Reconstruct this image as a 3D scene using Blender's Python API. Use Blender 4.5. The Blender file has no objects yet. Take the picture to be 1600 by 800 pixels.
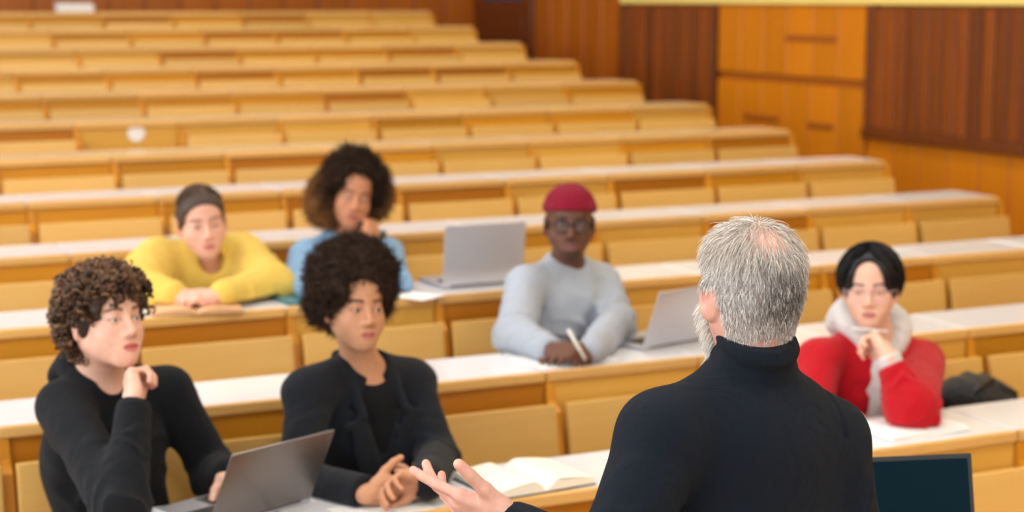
import bpy, bmesh, math, random
import numpy as np
from mathutils import Vector, Matrix

random.seed(7)
RNG = np.random.default_rng(7)
SC = bpy.context.scene
COL = SC.collection

# ------------------------------------------------------------------ camera
F_PX, PITCH, PHI, CZ = 2711.58, .14722, .44228, 2.124
DV = np.array([math.sin(PHI)*math.cos(PITCH), math.cos(PHI)*math.cos(PITCH), -math.sin(PITCH)])
RV = np.array([math.cos(PHI), -math.sin(PHI), 0.])
UV = np.cross(RV, DV)
CAMP = np.array([0, 0, CZ])
cam = bpy.data.cameras.new('camera')
cam_o = bpy.data.objects.new('camera', cam)
COL.objects.link(cam_o)
cam.sensor_width = 36
cam.lens = F_PX/1600*36
cam.clip_end = 200
cam_o.matrix_world = Matrix((( RV[0], UV[0], -DV[0], 0), (RV[1], UV[1], -DV[1], 0), (RV[2], UV[2], -DV[2], CZ), (0, 0, 0, 1)))
cam.dof.use_dof = True
cam.dof.focus_distance = 2.95
cam.dof.aperture_fstop = 3.2
SC.camera = cam_o
SC.view_settings.view_transform = 'Standard'
SC.view_settings.look = 'None'
SC.view_settings.exposure = 0.45
SC.view_settings.gamma = 1

# ------------------------------------------------------------------ world, daylight and added front fill
w = bpy.data.worlds.new('world')
SC.world = w
w.use_nodes = True
w.node_tree.nodes['Background'].inputs[0].default_value = (.86, .93, 1, 1)
w.node_tree.nodes['Background'].inputs[1].default_value = 1.0

def area_light(name, loc, rot, sx, sy, watts, col=(1, 1, 1)):
    l = bpy.data.lights.new(name, 'AREA')
    l.shape = 'RECTANGLE'; l.size = sx; l.size_y = sy; l.energy = watts; l.color = col
    o = bpy.data.objects.new(name, l); COL.objects.link(o)
    o.location = loc; o.rotation_euler = rot
    return o
WIN_W, LAMP_W, FRONT_FILL_W = 130, 34, 120
LWX, FWY, CEIL = -6.5, -5.5, 5.6      # left wall, front wall, ceiling
for xx in (-4.2, -.9, 2.4, 5.2):                       # frontal fill for the faces, at unseen front-wall windows added for it
    area_light('window_daylight_and_fill', (xx, FWY+.12, 3.3), (math.radians(-90), 0, 0), 2.2, 3.2, FRONT_FILL_W, (.90, .96, 1))
for i, yy in enumerate((-2.5, 2., 6.5, 11.)):          # daylight through the four tall windows of the left wall
    area_light('window_daylight_and_fill', (LWX+.12, yy, 3.3), (0, math.radians(-90), 0), 3.0, 3.2, WIN_W, (.84, .93, 1))

# ------------------------------------------------------------------ pixel helpers
def ray(x, y): return DV + RV*(x-800)/F_PX + UV*(400-y)/F_PX
def atY(x, y, Y): v = ray(x, y); return CAMP + v*Y/v[1]
def atX(x, y, X): v = ray(x, y); return CAMP + v*X/v[0]
def atZ(x, y, Z): v = ray(x, y); return CAMP + v*(Z-CZ)/v[2]
def atD(x, y, D): return CAMP + ray(x, y)*D
def topz(k): return CZ-1.27438+.10891*k-.00156*k*k+.00012*k**3
def Yf(k): return 3.907+.899*k
def floorz(k): return topz(k)-.75
XE, UW = 5.763, .56133
def project(P):
    P = np.asarray(P, float)-CAMP; z = P@DV
    return 800+F_PX*(P@RV)/z, 400-F_PX*(P@UV)/z
def nrm(v): v = np.asarray(v, float); return v/np.linalg.norm(v)

# ------------------------------------------------------------------ materials
def new_mat(name):
    m = bpy.data.materials.new(name); m.use_nodes = True
    nt = m.node_tree
    return m, nt, nt.nodes['Principled BSDF']
def srgb(r, g, b):
    return tuple(((c/255)/12.92 if c/255 <= .04045 else ((c/255+.055)/1.055)**2.4) for c in (r, g, b))+(1,)
def N(nt, t, **kw):
    n = nt.nodes.new(t)
    for k, v in kw.items():
        if k.startswith('i_'): n.inputs[k[2:].replace('_', ' ')].default_value = v
        else: setattr(n, k, v)
    return n
def wood(name, c1, c2, rough=.42, grain=(1.5, 30, 30), vary=.18, bump=.15, coat=0.):
    m, nt, b = new_mat(name)
    tc = N(nt, 'ShaderNodeTexCoord'); oi = N(nt, 'ShaderNodeObjectInfo')
    mp = N(nt, 'ShaderNodeMapping'); mp.inputs['Scale'].default_value = grain
    add = N(nt, 'ShaderNodeVectorMath', operation='ADD')
    mul = N(nt, 'ShaderNodeMath', operation='MULTIPLY'); mul.inputs[1].default_value = 37
    nt.links.new(oi.outputs['Random'], mul.inputs[0])
    nt.links.new(tc.outputs['Object'], add.inputs[0]); nt.links.new(mul.outputs[0], add.inputs[1])
    nt.links.new(add.outputs[0], mp.inputs[0])
    no = N(nt, 'ShaderNodeTexNoise', i_Scale=1.0, i_Detail=5, i_Roughness=.6, i_Distortion=.6)
    nt.links.new(mp.outputs[0], no.inputs['Vector'])
    mix = N(nt, 'ShaderNodeMix', data_type='RGBA')
    mix.inputs[6].default_value = c1; mix.inputs[7].default_value = c2
    nt.links.new(no.outputs['Fac'], mix.inputs[0])
    hs = N(nt, 'ShaderNodeHueSaturation')
    mr = N(nt, 'ShaderNodeMapRange'); mr.inputs[3].default_value = 1-vary; mr.inputs[4].default_value = 1+vary
    nt.links.new(oi.outputs['Random'], mr.inputs[0]); nt.links.new(mr.outputs[0], hs.inputs['Value'])
    nt.links.new(mix.outputs[2], hs.inputs['Color']); nt.links.new(hs.outputs[0], b.inputs['Base Color'])
    bp = N(nt, 'ShaderNodeBump', i_Strength=bump, i_Distance=.002)
    nt.links.new(no.outputs['Fac'], bp.inputs['Height']); nt.links.new(bp.outputs[0], b.inputs['Normal'])
    b.inputs['Roughness'].default_value = rough
    b.inputs['Coat Weight'].default_value = coat
    b.inputs['Coat Roughness'].default_value = .25
    return m
def plain(name, c, rough=.5, metal=0., noise=.06, scale=40, bump=0.):
    m, nt, b = new_mat(name)
    tc = N(nt, 'ShaderNodeTexCoord')
    no = N(nt, 'ShaderNodeTexNoise', i_Scale=scale, i_Detail=3)
    nt.links.new(tc.outputs['Object'], no.inputs['Vector'])
    mr = N(nt, 'ShaderNodeMapRange'); mr.inputs[3].default_value = 1-noise; mr.inputs[4].default_value = 1+noise
    hs = N(nt, 'ShaderNodeHueSaturation'); hs.inputs['Color'].default_value = c
    nt.links.new(no.outputs['Fac'], mr.inputs[0]); nt.links.new(mr.outputs[0], hs.inputs['Value'])
    nt.links.new(hs.outputs[0], b.inputs['Base Color'])
    b.inputs['Roughness'].default_value = rough; b.inputs['Metallic'].default_value = metal
    if bump:
        bp = N(nt, 'ShaderNodeBump', i_Strength=bump, i_Distance=.002)
        nt.links.new(no.outputs['Fac'], bp.inputs['Height']); nt.links.new(bp.outputs[0], b.inputs['Normal'])
    return m
def fabric(name, c, c2=None, rough=.9, weave=900, sheen=.25, fold=14, bump=.35, spec=.2):
    m, nt, b = new_mat(name)
    tc = N(nt, 'ShaderNodeTexCoord')
    big = N(nt, 'ShaderNodeTexNoise', i_Scale=fold, i_Detail=4, i_Distortion=1.2)
    fine = N(nt, 'ShaderNodeTexNoise', i_Scale=weave, i_Detail=1)
    nt.links.new(tc.outputs['Object'], big.inputs['Vector']); nt.links.new(tc.outputs['Object'], fine.inputs['Vector'])
    mix = N(nt, 'ShaderNodeMix', data_type='RGBA')
    mix.inputs[6].default_value = c; mix.inputs[7].default_value = c2 or tuple(x*.8 for x in c[:3])+(1,)
    nt.links.new(fine.outputs['Fac'], mix.inputs[0])
    nt.links.new(mix.outputs[2], b.inputs['Base Color'])
    s = N(nt, 'ShaderNodeMath', operation='MULTIPLY_ADD'); s.inputs[1].default_value = .12
    nt.links.new(fine.outputs['Fac'], s.inputs[0]); nt.links.new(big.outputs['Fac'], s.inputs[2])
    bp = N(nt, 'ShaderNodeBump', i_Strength=min(1, bump*2), i_Distance=.022)
    nt.links.new(s.outputs[0], bp.inputs['Height']); nt.links.new(bp.outputs[0], b.inputs['Normal'])
    b.inputs['Roughness'].default_value = rough
    b.inputs['Sheen Weight'].default_value = sheen*.5
    b.inputs['Specular IOR Level'].default_value = spec
    b.inputs['Sheen Roughness'].default_value = .5
    return m
def vcol(name, rough=.5, sss=0., bump=0., scale=300, spec=.5):
    m, nt, b = new_mat(name)
    at = N(nt, 'ShaderNodeAttribute'); at.attribute_name = 'Col'
    hv = N(nt, 'ShaderNodeHueSaturation'); tn = N(nt, 'ShaderNodeTexCoord'); n2 = N(nt, 'ShaderNodeTexNoise', i_Scale=75, i_Detail=4)
    nt.links.new(tn.outputs['Object'], n2.inputs['Vector'])
    m2 = N(nt, 'ShaderNodeMapRange'); m2.inputs[3].default_value = .86; m2.inputs[4].default_value = 1.14
    nt.links.new(n2.outputs['Fac'], m2.inputs[0]); nt.links.new(m2.outputs[0], hv.inputs['Value'])
    nt.links.new(at.outputs['Color'], hv.inputs['Color']); nt.links.new(hv.outputs[0], b.inputs['Base Color'])
    b.inputs['Roughness'].default_value = rough
    b.inputs['Specular IOR Level'].default_value = spec
    if sss:
        b.inputs['Subsurface Weight'].default_value = sss
        b.inputs['Subsurface Radius'].default_value = (.012, .005, .003)
        b.inputs['Subsurface Scale'].default_value = 1.0
    if bump:
        tc = N(nt, 'ShaderNodeTexCoord')
        no = N(nt, 'ShaderNodeTexNoise', i_Scale=scale, i_Detail=3)
        nt.links.new(tc.outputs['Object'], no.inputs['Vector'])
        bp = N(nt, 'ShaderNodeBump', i_Strength=bump, i_Distance=.001)
        nt.links.new(no.outputs['Fac'], bp.inputs['Height']); nt.links.new(bp.outputs[0], b.inputs['Normal'])
    return m

M_PANEL = wood('panel_wood', srgb(196, 128, 18), srgb(216, 150, 38), .4, (2, 30, 30), .20)
M_PANEL_LIGHT = wood('panel_wood_light', srgb(210, 154, 58), srgb(224, 172, 80), .4, (2, 30, 30), .10)
M_PANEL_DARK = wood('panel_wood_dark', srgb(172, 102, 8), srgb(194, 122, 18), .4, (2, 30, 30), .10)
M_BACK = wood('backrest_wood', srgb(210, 162, 82), srgb(224, 180, 104), .38, (2, 26, 26), .12)
M_EDGE = wood('edge_wood', srgb(214, 162, 88), srgb(230, 184, 112), .4, (3, 30, 30), .10)
M_POST = wood('post_wood', srgb(198, 126, 18), srgb(218, 150, 36), .4, (20, 20, 3), .1)
M_TOP = plain('white_laminate', srgb(232, 231, 234), .16, 0, .02, 8)
M_TOP_REFLECTION = plain('white_laminate_wood_reflection', srgb(226, 202, 164), .16, 0, .03, 8)  # white tops of the far rows, wood reflected at grazing angle painted in as tan
M_BOLT = plain('bolt_metal', srgb(190, 170, 140), .3, .8)
M_DARKSLAT = wood('dark_slat_wood', srgb(84, 36, 0), srgb(150, 74, 2), .45, (18, 18, 1.6), .30)
M_DARKFRAME = wood('dark_frame_wood', srgb(88, 38, 2), srgb(124, 60, 6), .45, (3, 10, 10), .08)
M_WALLWOOD = wood('wall_plank_wood', srgb(192, 106, 4), srgb(214, 132, 14), .4, (14, 14, 1.3), .08)
M_WALLWOOD2 = wood('wall_plank_brown', srgb(158, 78, 10), srgb(186, 104, 20), .4, (14, 14, 1.3), .1)
M_GROOVE = wood('groove_wood', srgb(150, 78, 8), srgb(170, 92, 12), .5, (3, 12, 12), .05)
M_CREAM = plain('cream_paint', srgb(240, 214, 120), .7, 0, .03, 6)
M_WHITE = plain('white_paint', srgb(236, 234, 228), .8, 0, .02, 5)
M_FLOOR = wood('floor_boards', srgb(120, 78, 40), srgb(150, 100, 56), .5, (2, 16, 16), .05)
M_SKIN = vcol('skin', .5, .12, .3, 260, .35)
M_HAIR = vcol('hair', .5, 0, 0, 300, .35)
M_FRIZZ = vcol('frizzy_hair', .9, 0, 0, 300, .08)
M_EYE = vcol('eye', .12)
M_PAPER = plain('paper', srgb(240, 238, 236), .8, 0, .02, 20)
M_BOOKPAPER = plain('book_paper', srgb(244, 238, 222), .8, 0, .03, 20)
M_BLACKFRAME = plain('black_plastic', srgb(22, 22, 26), .35, 0, .05)
M_ALU = plain('silver_aluminium', srgb(200, 200, 206), .35, .55, .02, 60)
M_GREYALU = plain('grey_aluminium', srgb(128, 122, 120), .32, .75, .03, 60)
M_KEYS = plain('key_black', srgb(40, 40, 44), .5)

# ------------------------------------------------------------------ object helpers
def empty(name, loc=(0, 0, 0)):
    o = bpy.data.objects.new(name, None); COL.objects.link(o); o.location = loc
    o.empty_display_size = .1
    return o
def tag(o, label=None, cat=None, group=None, kind=None):
    if label: o['label'] = label
    if cat: o['category'] = cat
    if group: o['group'] = group
    if kind: o['kind'] = kind
    return o
def link(name, me, mat=None, parent=None, smooth=False):
    if mat is not None and not me.materials: me.materials.append(mat)
    o = bpy.data.objects.new(name, me); COL.objects.link(o)
    if parent is not None:
        o.parent = parent
        o.matrix_parent_inverse = Matrix.Identity(4)
    if smooth and len(me.polygons): me.polygons.foreach_set('use_smooth', [True]*len(me.polygons))
    return o
def mesh_np(name, V, Fq, col=None):
    me = bpy.data.meshes.new(name)
    V = np.ascontiguousarray(V, np.float32); Fq = np.ascontiguousarray(Fq, np.int32)
    n = Fq.shape[1]
    me.vertices.add(len(V)); me.vertices.foreach_set('co', V.ravel())
    me.loops.add(Fq.size); me.loops.foreach_set('vertex_index', Fq.ravel())
    me.polygons.add(len(Fq)); me.polygons.foreach_set('loop_start', np.arange(0, Fq.size, n, dtype=np.int32))
    me.polygons.foreach_set('loop_total', np.full(len(Fq), n, np.int32))
    me.polygons.foreach_set('use_smooth', np.ones(len(Fq), bool))
    me.update(calc_edges=True)
    if col is not None:
        a = me.color_attributes.new('Col', 'FLOAT_COLOR', 'POINT')
        c = np.ones((len(V), 4), np.float32); c[:, :3] = col
        a.data.foreach_set('color', c.ravel())
    return me
class MB:
    """collects boxes, prisms and tubes into one mesh"""
    def __init__(s): s.bm = bmesh.new()
    def box(s, x0, x1, y0, y1, z0, z1, bev=0., M=None, seg=1):
        vs = [s.bm.verts.new((x, y, z)) for x in (x0, x1) for y in (y0, y1) for z in (z0, z1)]
        fs = [s.bm.faces.new([vs[i] for i in f]) for f in ((0, 1, 3, 2), (4, 6, 7, 5), (0, 4, 5, 1), (2, 3, 7, 6), (0, 2, 6, 4), (1, 5, 7, 3))]
        if bev:
            es = {e for f in fs for e in f.edges}
            r = bmesh.ops.bevel(s.bm, geom=list(es), offset=bev, segments=seg, affect='EDGES', profile=.6)
            vs = list({v for f in r['faces'] for v in f.verts} | {v for v in vs if v.is_valid})
        if M is not None: bmesh.ops.transform(s.bm, matrix=M, verts=[v for v in vs if v.is_valid])
        return s
    def prism(s, pts, axis, a, b, bev=0.):
        """2-D outline pts extruded along axis from a to b"""
        def mk(p, t):
            return {'x': (t, p[0], p[1]), 'y': (p[0], t, p[1]), 'z': (p[0], p[1], t)}[axis]
        A = [s.bm.verts.new(mk(p, a)) for p in pts]; B = [s.bm.verts.new(mk(p, b)) for p in pts]
        n = len(pts)
        fs = [s.bm.faces.new(A[::-1]), s.bm.faces.new(B)]
        for i in range(n): fs.append(s.bm.faces.new((A[i], A[(i+1) % n], B[(i+1) % n], B[i])))
        if bev:
            bmesh.ops.bevel(s.bm, geom=list({e for f in fs for e in f.edges}), offset=bev, segments=1, affect='EDGES')
        return s
    def cyl(s, c, r, h, axis='z', seg=16, r2=None):
        M = Matrix.Translation(c) @ {'z': Matrix.Identity(4), 'y': Matrix.Rotation(math.pi/2, 4, 'X'), 'x': Matrix.Rotation(math.pi/2, 4, 'Y')}[axis]
        bmesh.ops.create_cone(s.bm, cap_ends=True, segments=seg, radius1=r, radius2=r if r2 is None else r2, depth=h, matrix=M)
        return s
    def mesh(s, name):
        bmesh.ops.recalc_face_normals(s.bm, faces=s.bm.faces)
        me = bpy.data.meshes.new(name); s.bm.to_mesh(me); s.bm.free(); return me
    def build(s, name, mat, parent=None, smooth=False): return link(name, s.mesh(name), mat, parent, smooth)
def copy_tree(o, parent=None):
    c = o.copy(); COL.objects.link(c)
    if parent is not None: c.parent = parent
    for ch in [x for x in o.children]: copy_tree(ch, c)
    return c
def tube_arrays(poly, rad, sides=5, closed=False):
    poly = np.asarray(poly, float); n = len(poly)
    rad = np.broadcast_to(np.asarray(rad, float), (n,))
    if closed: T = np.roll(poly, -1, 0)-np.roll(poly, 1, 0)
    else: T = np.gradient(poly, axis=0)
    T /= np.linalg.norm(T, axis=1)[:, None]+1e-12
    ref = np.array([.31, .52, .79]); a = np.cross(T, ref); a /= np.linalg.norm(a, axis=1)[:, None]+1e-9; b = np.cross(T, a)
    th = np.linspace(0, 2*math.pi, sides, endpoint=False)
    V = poly[:, None]+rad[:, None, None]*(a[:, None]*np.cos(th)[None, :, None]+b[:, None]*np.sin(th)[None, :, None])
    Fq = []
    m = n if closed else n-1
    for i in range(m):
        j = (i+1) % n
        for k in range(sides):
            l = (k+1) % sides
            Fq.append((i*sides+k, i*sides+l, j*sides+l, j*sides+k))
    return V.reshape(-1, 3), np.array(Fq)
def merge(parts):
    Vs, Fs, o = [], [], 0
    for V, Fq in parts: Vs.append(V); Fs.append(Fq+o); o += len(V)
    return np.concatenate(Vs), np.concatenate(Fs)
def ribbons(S, width, rng, col):
    """S (N,M,3) strands -> ribbons tapering to the tip; col (N,3)"""
    Nn, Mm, _ = S.shape
    T = np.gradient(S, axis=1)
    rv = rng.normal(size=(Nn, 1, 3)); side = np.cross(T, rv); side /= np.linalg.norm(side, axis=2)[..., None]+1e-9
    tap = np.linspace(1, .25, Mm)[None, :, None]*width/2
    V = np.stack([S-side*tap, S+side*tap], 2).reshape(-1, 3)
    base = (np.arange(Nn)*Mm*2)[:, None]; i = np.arange(Mm-1)[None]*2
    Fq = np.stack([base+i, base+i+1, base+i+3, base+i+2], 2).reshape(-1, 4)
    return V, Fq, np.repeat(col, Mm*2, axis=0)

# ================================================================== the hall
XW, YB = 6.9, 15.43       # right wall, back wall
NROW = 12
ORD = ['front', 'second', 'third', 'fourth', 'fifth', 'sixth', 'seventh', 'eighth', 'ninth', 'tenth', 'eleventh', 'back']
# ---- stepped floor
mb = MB()
mb.box(LWX, XW, FWY, Yf(0)-.55, -.2, 0)
for k in range(NROW):
    y0 = Yf(k)-.55 if k == 0 else Yf(k)-.02
    y1 = Yf(k+1)-.02 if k < NROW-1 else YB
    mb.box(LWX, XW, y0, y1, -.2, floorz(k))
tag(mb.build('floor', M_FLOOR), kind='structure')
# ---- ceiling
tag(MB().box(LWX, XW, FWY, YB, CEIL, CEIL+.1).build('ceiling', M_WHITE), kind='structure')
# ---- left wall with four tall windows
mb = MB()
wins = [(-4.0, -1.0), (.5, 3.5), (5., 8.), (9.5, 12.5)]
mb.box(LWX-.2, LWX, FWY, YB, -.2, 1.6); mb.box(LWX-.2, LWX, FWY, YB, 5.0, CEIL)
ys = [FWY]+[v for p in wins for v in p]+[YB]
for i in range(0, len(ys), 2): mb.box(LWX-.2, LWX, ys[i], ys[i+1], 1.6, 5.0)
tag(mb.build('wall_left', M_WHITE), kind='structure')
for i, (a, b) in enumerate(wins):
    wo = empty('window_%d' % (i+1), (LWX-.1, (a+b)/2, 1.6)); tag(wo, kind='structure')
    m = MB()
    for (p, q, r_, s_) in ((-1.5, 1.5, 0, .08), (-1.5, 1.5, 3.32, 3.4), (-1.5, -1.42, .08, 3.32), (1.42, 1.5, .08, 3.32), (-.04, .04, .08, 3.32)):
        m.box(-.04, .04, p, q, r_, s_)
    m.build('window_frame', M_WHITE, wo)
# ---- front wall behind the lecturer with windows added for frontal fill
mb = MB().box(LWX, XW, FWY-.2, FWY, -.2, 1.6).box(LWX, XW, FWY-.2, FWY, 5.0, CEIL)
xs = [LWX]+[v for c in (-4.2, -.9, 2.4, 5.2) for v in (c-1.1, c+1.1)]+[XW]
for i in range(0, len(xs), 2): mb.box(xs[i], xs[i+1], FWY-.2, FWY, 1.6, 5.0)
tag(mb.build('wall_front', M_WHITE), kind='structure')
for i, c in enumerate((-4.2, -.9, 2.4, 5.2)):
    wo = empty('window_%d' % (i+5), (c, FWY-.1, 1.6)); tag(wo, kind='structure')  # made-up window, there to carry the added fill light
    m = MB()
    for (p_, q_, r_, s_) in ((-1.1, 1.1, 0, .08), (-1.1, 1.1, 3.32, 3.4), (-1.1, -1.02, .08, 3.32), (1.02, 1.1, .08, 3.32), (-.04, .04, .08, 3.32)):
        m.box(p_, q_, -.04, .04, r_, s_)
    m.build('window_frame', M_WHITE, wo)
# ---- back wall: brown vertical planks
wb = MB().box(LWX, XW+.2, YB, YB+.2, -.2, CEIL).build('wall_back', M_GROOVE); tag(wb, kind='structure')
pl = MB().box(.008, .312, -.03, 0, floorz(11), 2.9, .006).mesh('plank'); pl.materials.append(M_WALLWOOD2)
n = int((XW-(-1.5))/.32)
for i in range(n):
    o = link('plank', pl, None, wb); o.location = (XW-.32*(i+1), YB, 0)
# ---- right wall
wr = MB().box(XW, XW+.2, FWY, YB, -.2, CEIL).build('wall_right', M_GROOVE); tag(wr, kind='structure')
def planks(y0, y1, z0, z1, wdt, mat, proud=.03, gap=.006, jit=0., name='plank'):
    n = max(1, round((y1-y0)/wdt)); s = (y1-y0)/n
    me = MB().box(-proud, 0, gap/2, s-gap/2, z0, z1, min(.005, gap)).mesh(name); me.materials.append(mat)
    for i in range(n):
        o = link(name, me, None, wr); o.location = (XW-random.random()*jit, y0+i*s, 0)
def wall_strip(y0, y1, z0, z1, proud, mat, name):
    MB().box(XW-proud, XW, y0, y1, z0, z1, .006).build(name, mat, wr)
# upper painted wall
MB().box(XW-.02, XW, FWY, 13.98, 2.16, CEIL).build('upper_wall', M_CREAM, wr)
MB().box(XW-.07, XW, FWY, 12.40, 2.085, 2.15, .006).build('yellow_trim', M_CREAM, wr)
# door in the back corner
dr = MB().box(XW-.05, XW, 14.06, 15.30, floorz(11), 2.6, .01).build('door_1', M_DARKFRAME); tag(dr, kind='structure')
MB().box(XW-.056, XW-.045, 14.25, 15.1, 2.1, 2.5).build('door_glass', plain('dark_glass', srgb(60, 60, 80), .1), dr)
MB().box(XW-.062, XW-.05, 14.22, 15.12, floorz(11)+.2, 1.98, .008).build('door_leaf_panel', M_DARKFRAME, dr)
planks(12.46, 14.04, .9, 2.9, .3, M_WALLWOOD2)
# dark slatted acoustic panel A
def slat_panel(y0, y1, z0, z1, fr=.07):
    planks(y0+fr, y1-fr, z0+fr, z1-.02, .118, M_DARKSLAT, .055, .012, .012, 'slat')
    wall_strip(y0, y1, z0, z0+fr, .085, M_DARKFRAME, 'frame_rail')
    wall_strip(y0, y0+fr, z0+fr, z1, .066, M_DARKFRAME, 'frame_stile')
    wall_strip(y1-fr, y1, z0+fr, z1, .066, M_DARKFRAME, 'frame_stile')
slat_panel(10.97, 12.42, 1.16, 2.085)
planks(10.97, 12.42, .8, 1.16, .29, M_WALLWOOD2)
# light plank bay
planks(9.17, 10.95, 1.60, 2.16, .297, M_WALLWOOD, .04)
wall_strip(9.17, 10.95, 1.545, 1.60, .02, M_GROOVE, 'groove_rail')
planks(9.17, 10.95, .4, 1.545, .297, M_WALLWOOD, .04)
for (a, b, z) in ((9.49, 10.08, 1.86), (9.5, 9.79, 1.28), (10.14, 10.58, 1.29)):
    MB().box(XW-.052, XW-.03, a, b, z-.022, z+.022, .004).build('joint_strip', M_GROOVE, wr)
# dark slatted panels near the front with planks below
slat_panel(7.63, 9.15, 1.235, 2.085)
slat_panel(5.95, 7.45, 1.235, 2.085)
planks(5.9, 9.15, -.05, 1.235, .27, M_WALLWOOD, .03)
planks(7.45, 7.63, 1.235, 2.085, .18, M_WALLWOOD, .04)
planks(-1., 5.9, 0., 2.085, .35, M_WALLWOOD, .03)
# ---- ceiling lamps
emi, nt, b = new_mat('lamp_diffuser'); b.inputs['Emission Color'].default_value = (1, .97, .92, 1); b.inputs['Emission Strength'].default_value = 6
b.inputs['Base Color'].default_value = (.9, .9, .9, 1)
lamp_root = None
for j, yy in enumerate((-3., 1.5, 6., 10.5)):
    for i, xx in enumerate((-4., 0., 4.)):
        r_ = empty('ceiling_lamp', (xx, yy, CEIL)); tag(r_, 'long white ceiling lamp panel, %s from the window wall, above the %s' % (['first', 'second', 'third'][i], ['wall of added front windows', 'lecturer floor', 'front rows', 'back rows'][j]), 'lamp', 'ceiling lamps')
        if lamp_root is None:
            hm = MB().box(-.32, .32, -.75, .75, -.09, 0, .01).mesh('lamp_housing'); hm.materials.append(M_WHITE)
            dm = MB().box(-.28, .28, -.7, .7, -.1, -.088).mesh('lamp_diffuser'); dm.materials.append(emi)
            lamp_root = 1
        link('housing', hm, None, r_); link('diffuser', dm, None, r_)
        area_light('ceiling_lamp_light', (xx, yy, CEIL-.12), (0, 0, 0), .56, 1.4, LAMP_W, (.93, .97, 1)).parent = None

# ================================================================== desks
G = .004
m_top = MB().box(G, UW-G, .02, .33, .732, .75, .003).mesh('tabletop'); m_top.materials.append(M_TOP)
m_edge = MB().box(G, UW-G, -.004, .0195, .718, .751, .006, seg=2).mesh('edge_strip'); m_edge.materials.append(M_EDGE)
m_panel = MB().box(.0305, UW-.001, .012, .03, .12, .731, .002).mesh('front_panel'); m_panel.materials.append(M_PANEL)
m_panels = [m_panel]
for mt in (M_PANEL_LIGHT, M_PANEL_DARK):
    c_ = m_panel.copy(); c_.materials.clear(); c_.materials.append(mt); m_panels.append(c_)
m_top2 = m_top.copy(); m_top2.materials.clear(); m_top2.materials.append(M_TOP_REFLECTION)
rp = random.Random(21)
# profile board at the joint, narrow at the panel, wide where it carries the backrest
prof = [(.031, .05), (.031, .73), (.004, .73), (-.004, .655), (-.05, .63), (-.062, .57), (-.115, .33), (-.115, .30), (-.03, .05)]
m_sup = MB().prism(prof, 'x', .0005, .030, .002).mesh('side_support'); m_sup.materials.append(M_POST)
tilt = Matrix.Translation((0, -.064, .662)) @ Matrix.Rotation(math.radians(-9), 4, 'X')
m_back = MB().box(.034, UW-.005, -.020, .004, -.36, 0, .006, tilt, 2).mesh('backrest'); m_back.materials.append(M_BACK)
m_bolt = MB().cyl((0, 0, 0), .009, .006, 'y', 12).mesh('bolt'); m_bolt.materials.append(M_BOLT)
m_seat = MB().box(.034, UW-.005, -.47, -.13, .305, .33, .008, None, 2).mesh('seat'); m_seat.materials.append(M_BACK)
m_brk = MB().prism([(-.12, .302), (-.44, .302), (-.44, .285), (-.12, .20)], 'x', UW/2-.02, UW/2+.02).mesh('seat_bracket'); m_brk.materials.append(M_BLACKFRAME)
bolt_m = [tilt @ Matrix.Translation((x, -.0215, -.20)) for x in (.075, UW-.05)]
SPECIAL = {(0, 6): 'front-row lecture desk carrying the thick open book', (0, 7): 'front-row lecture desk under the clasped hands of the woman in black blazer',
           (0, 8): 'front-row lecture desk carrying the dark grey laptop', (0, 4): 'front-row lecture desk under the white notebook of the student in red jacket',
           (1, 5): 'second-row lecture desk where the man in maroon beanie writes', (2, 7): 'third-row lecture desk carrying the open book of the person in yellow',
           (2, 5): 'third-row lecture desk carrying the upright silver laptop'}
desk_spots = []
NTH = ['first', 'second', 'third', 'fourth', 'fifth', 'sixth', 'seventh', 'eighth', 'ninth', 'tenth', 'eleventh', 'twelfth', 'thirteenth']
for k in range(NROW):
    for n in range(1, 14):
        u0 = XE-n*UW
        xr, _ = project((u0+UW, Yf(k), topz(k)))
        if xr < (-330 if k > 3 else -820): continue
        r_ = empty('lecture_desk', (u0, Yf(k), floorz(k)))
        idx = n-1
        lab = SPECIAL.get((k, idx))
        if lab: tag(r_, lab, 'desk')
        else: tag(r_, 'wooden lecture desk with white top, %s from the panelled wall in the %s row' % (NTH[idx], ORD[k]), 'desk', 'desks of the %s row' % ORD[k])
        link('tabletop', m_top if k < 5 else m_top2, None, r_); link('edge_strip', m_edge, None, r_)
        pv = rp.random(); bare = (k, idx) == (6, 6)        # one desk front without a backrest carries the sticker
        link('front_panel', m_panels[1] if pv < .28 or bare else m_panels[2] if pv > .80 else m_panels[0], None, r_)
        link('side_support', m_sup, None, r_)
        if not bare: bk = link('backrest', m_back, None, r_)
        if k <= 5:
            for M in bolt_m:
                bo = link('bolt', m_bolt, None, bk); bo.matrix_local = M
        if k > 0:
            link('seat', m_seat, None, r_); link('seat_bracket', m_brk, None, r_)
        if n == 1:
            e = link('end_support', m_sup, None, r_); e.location = (UW-.0002, 0, 0)
        desk_spots.append((k, idx))
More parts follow.
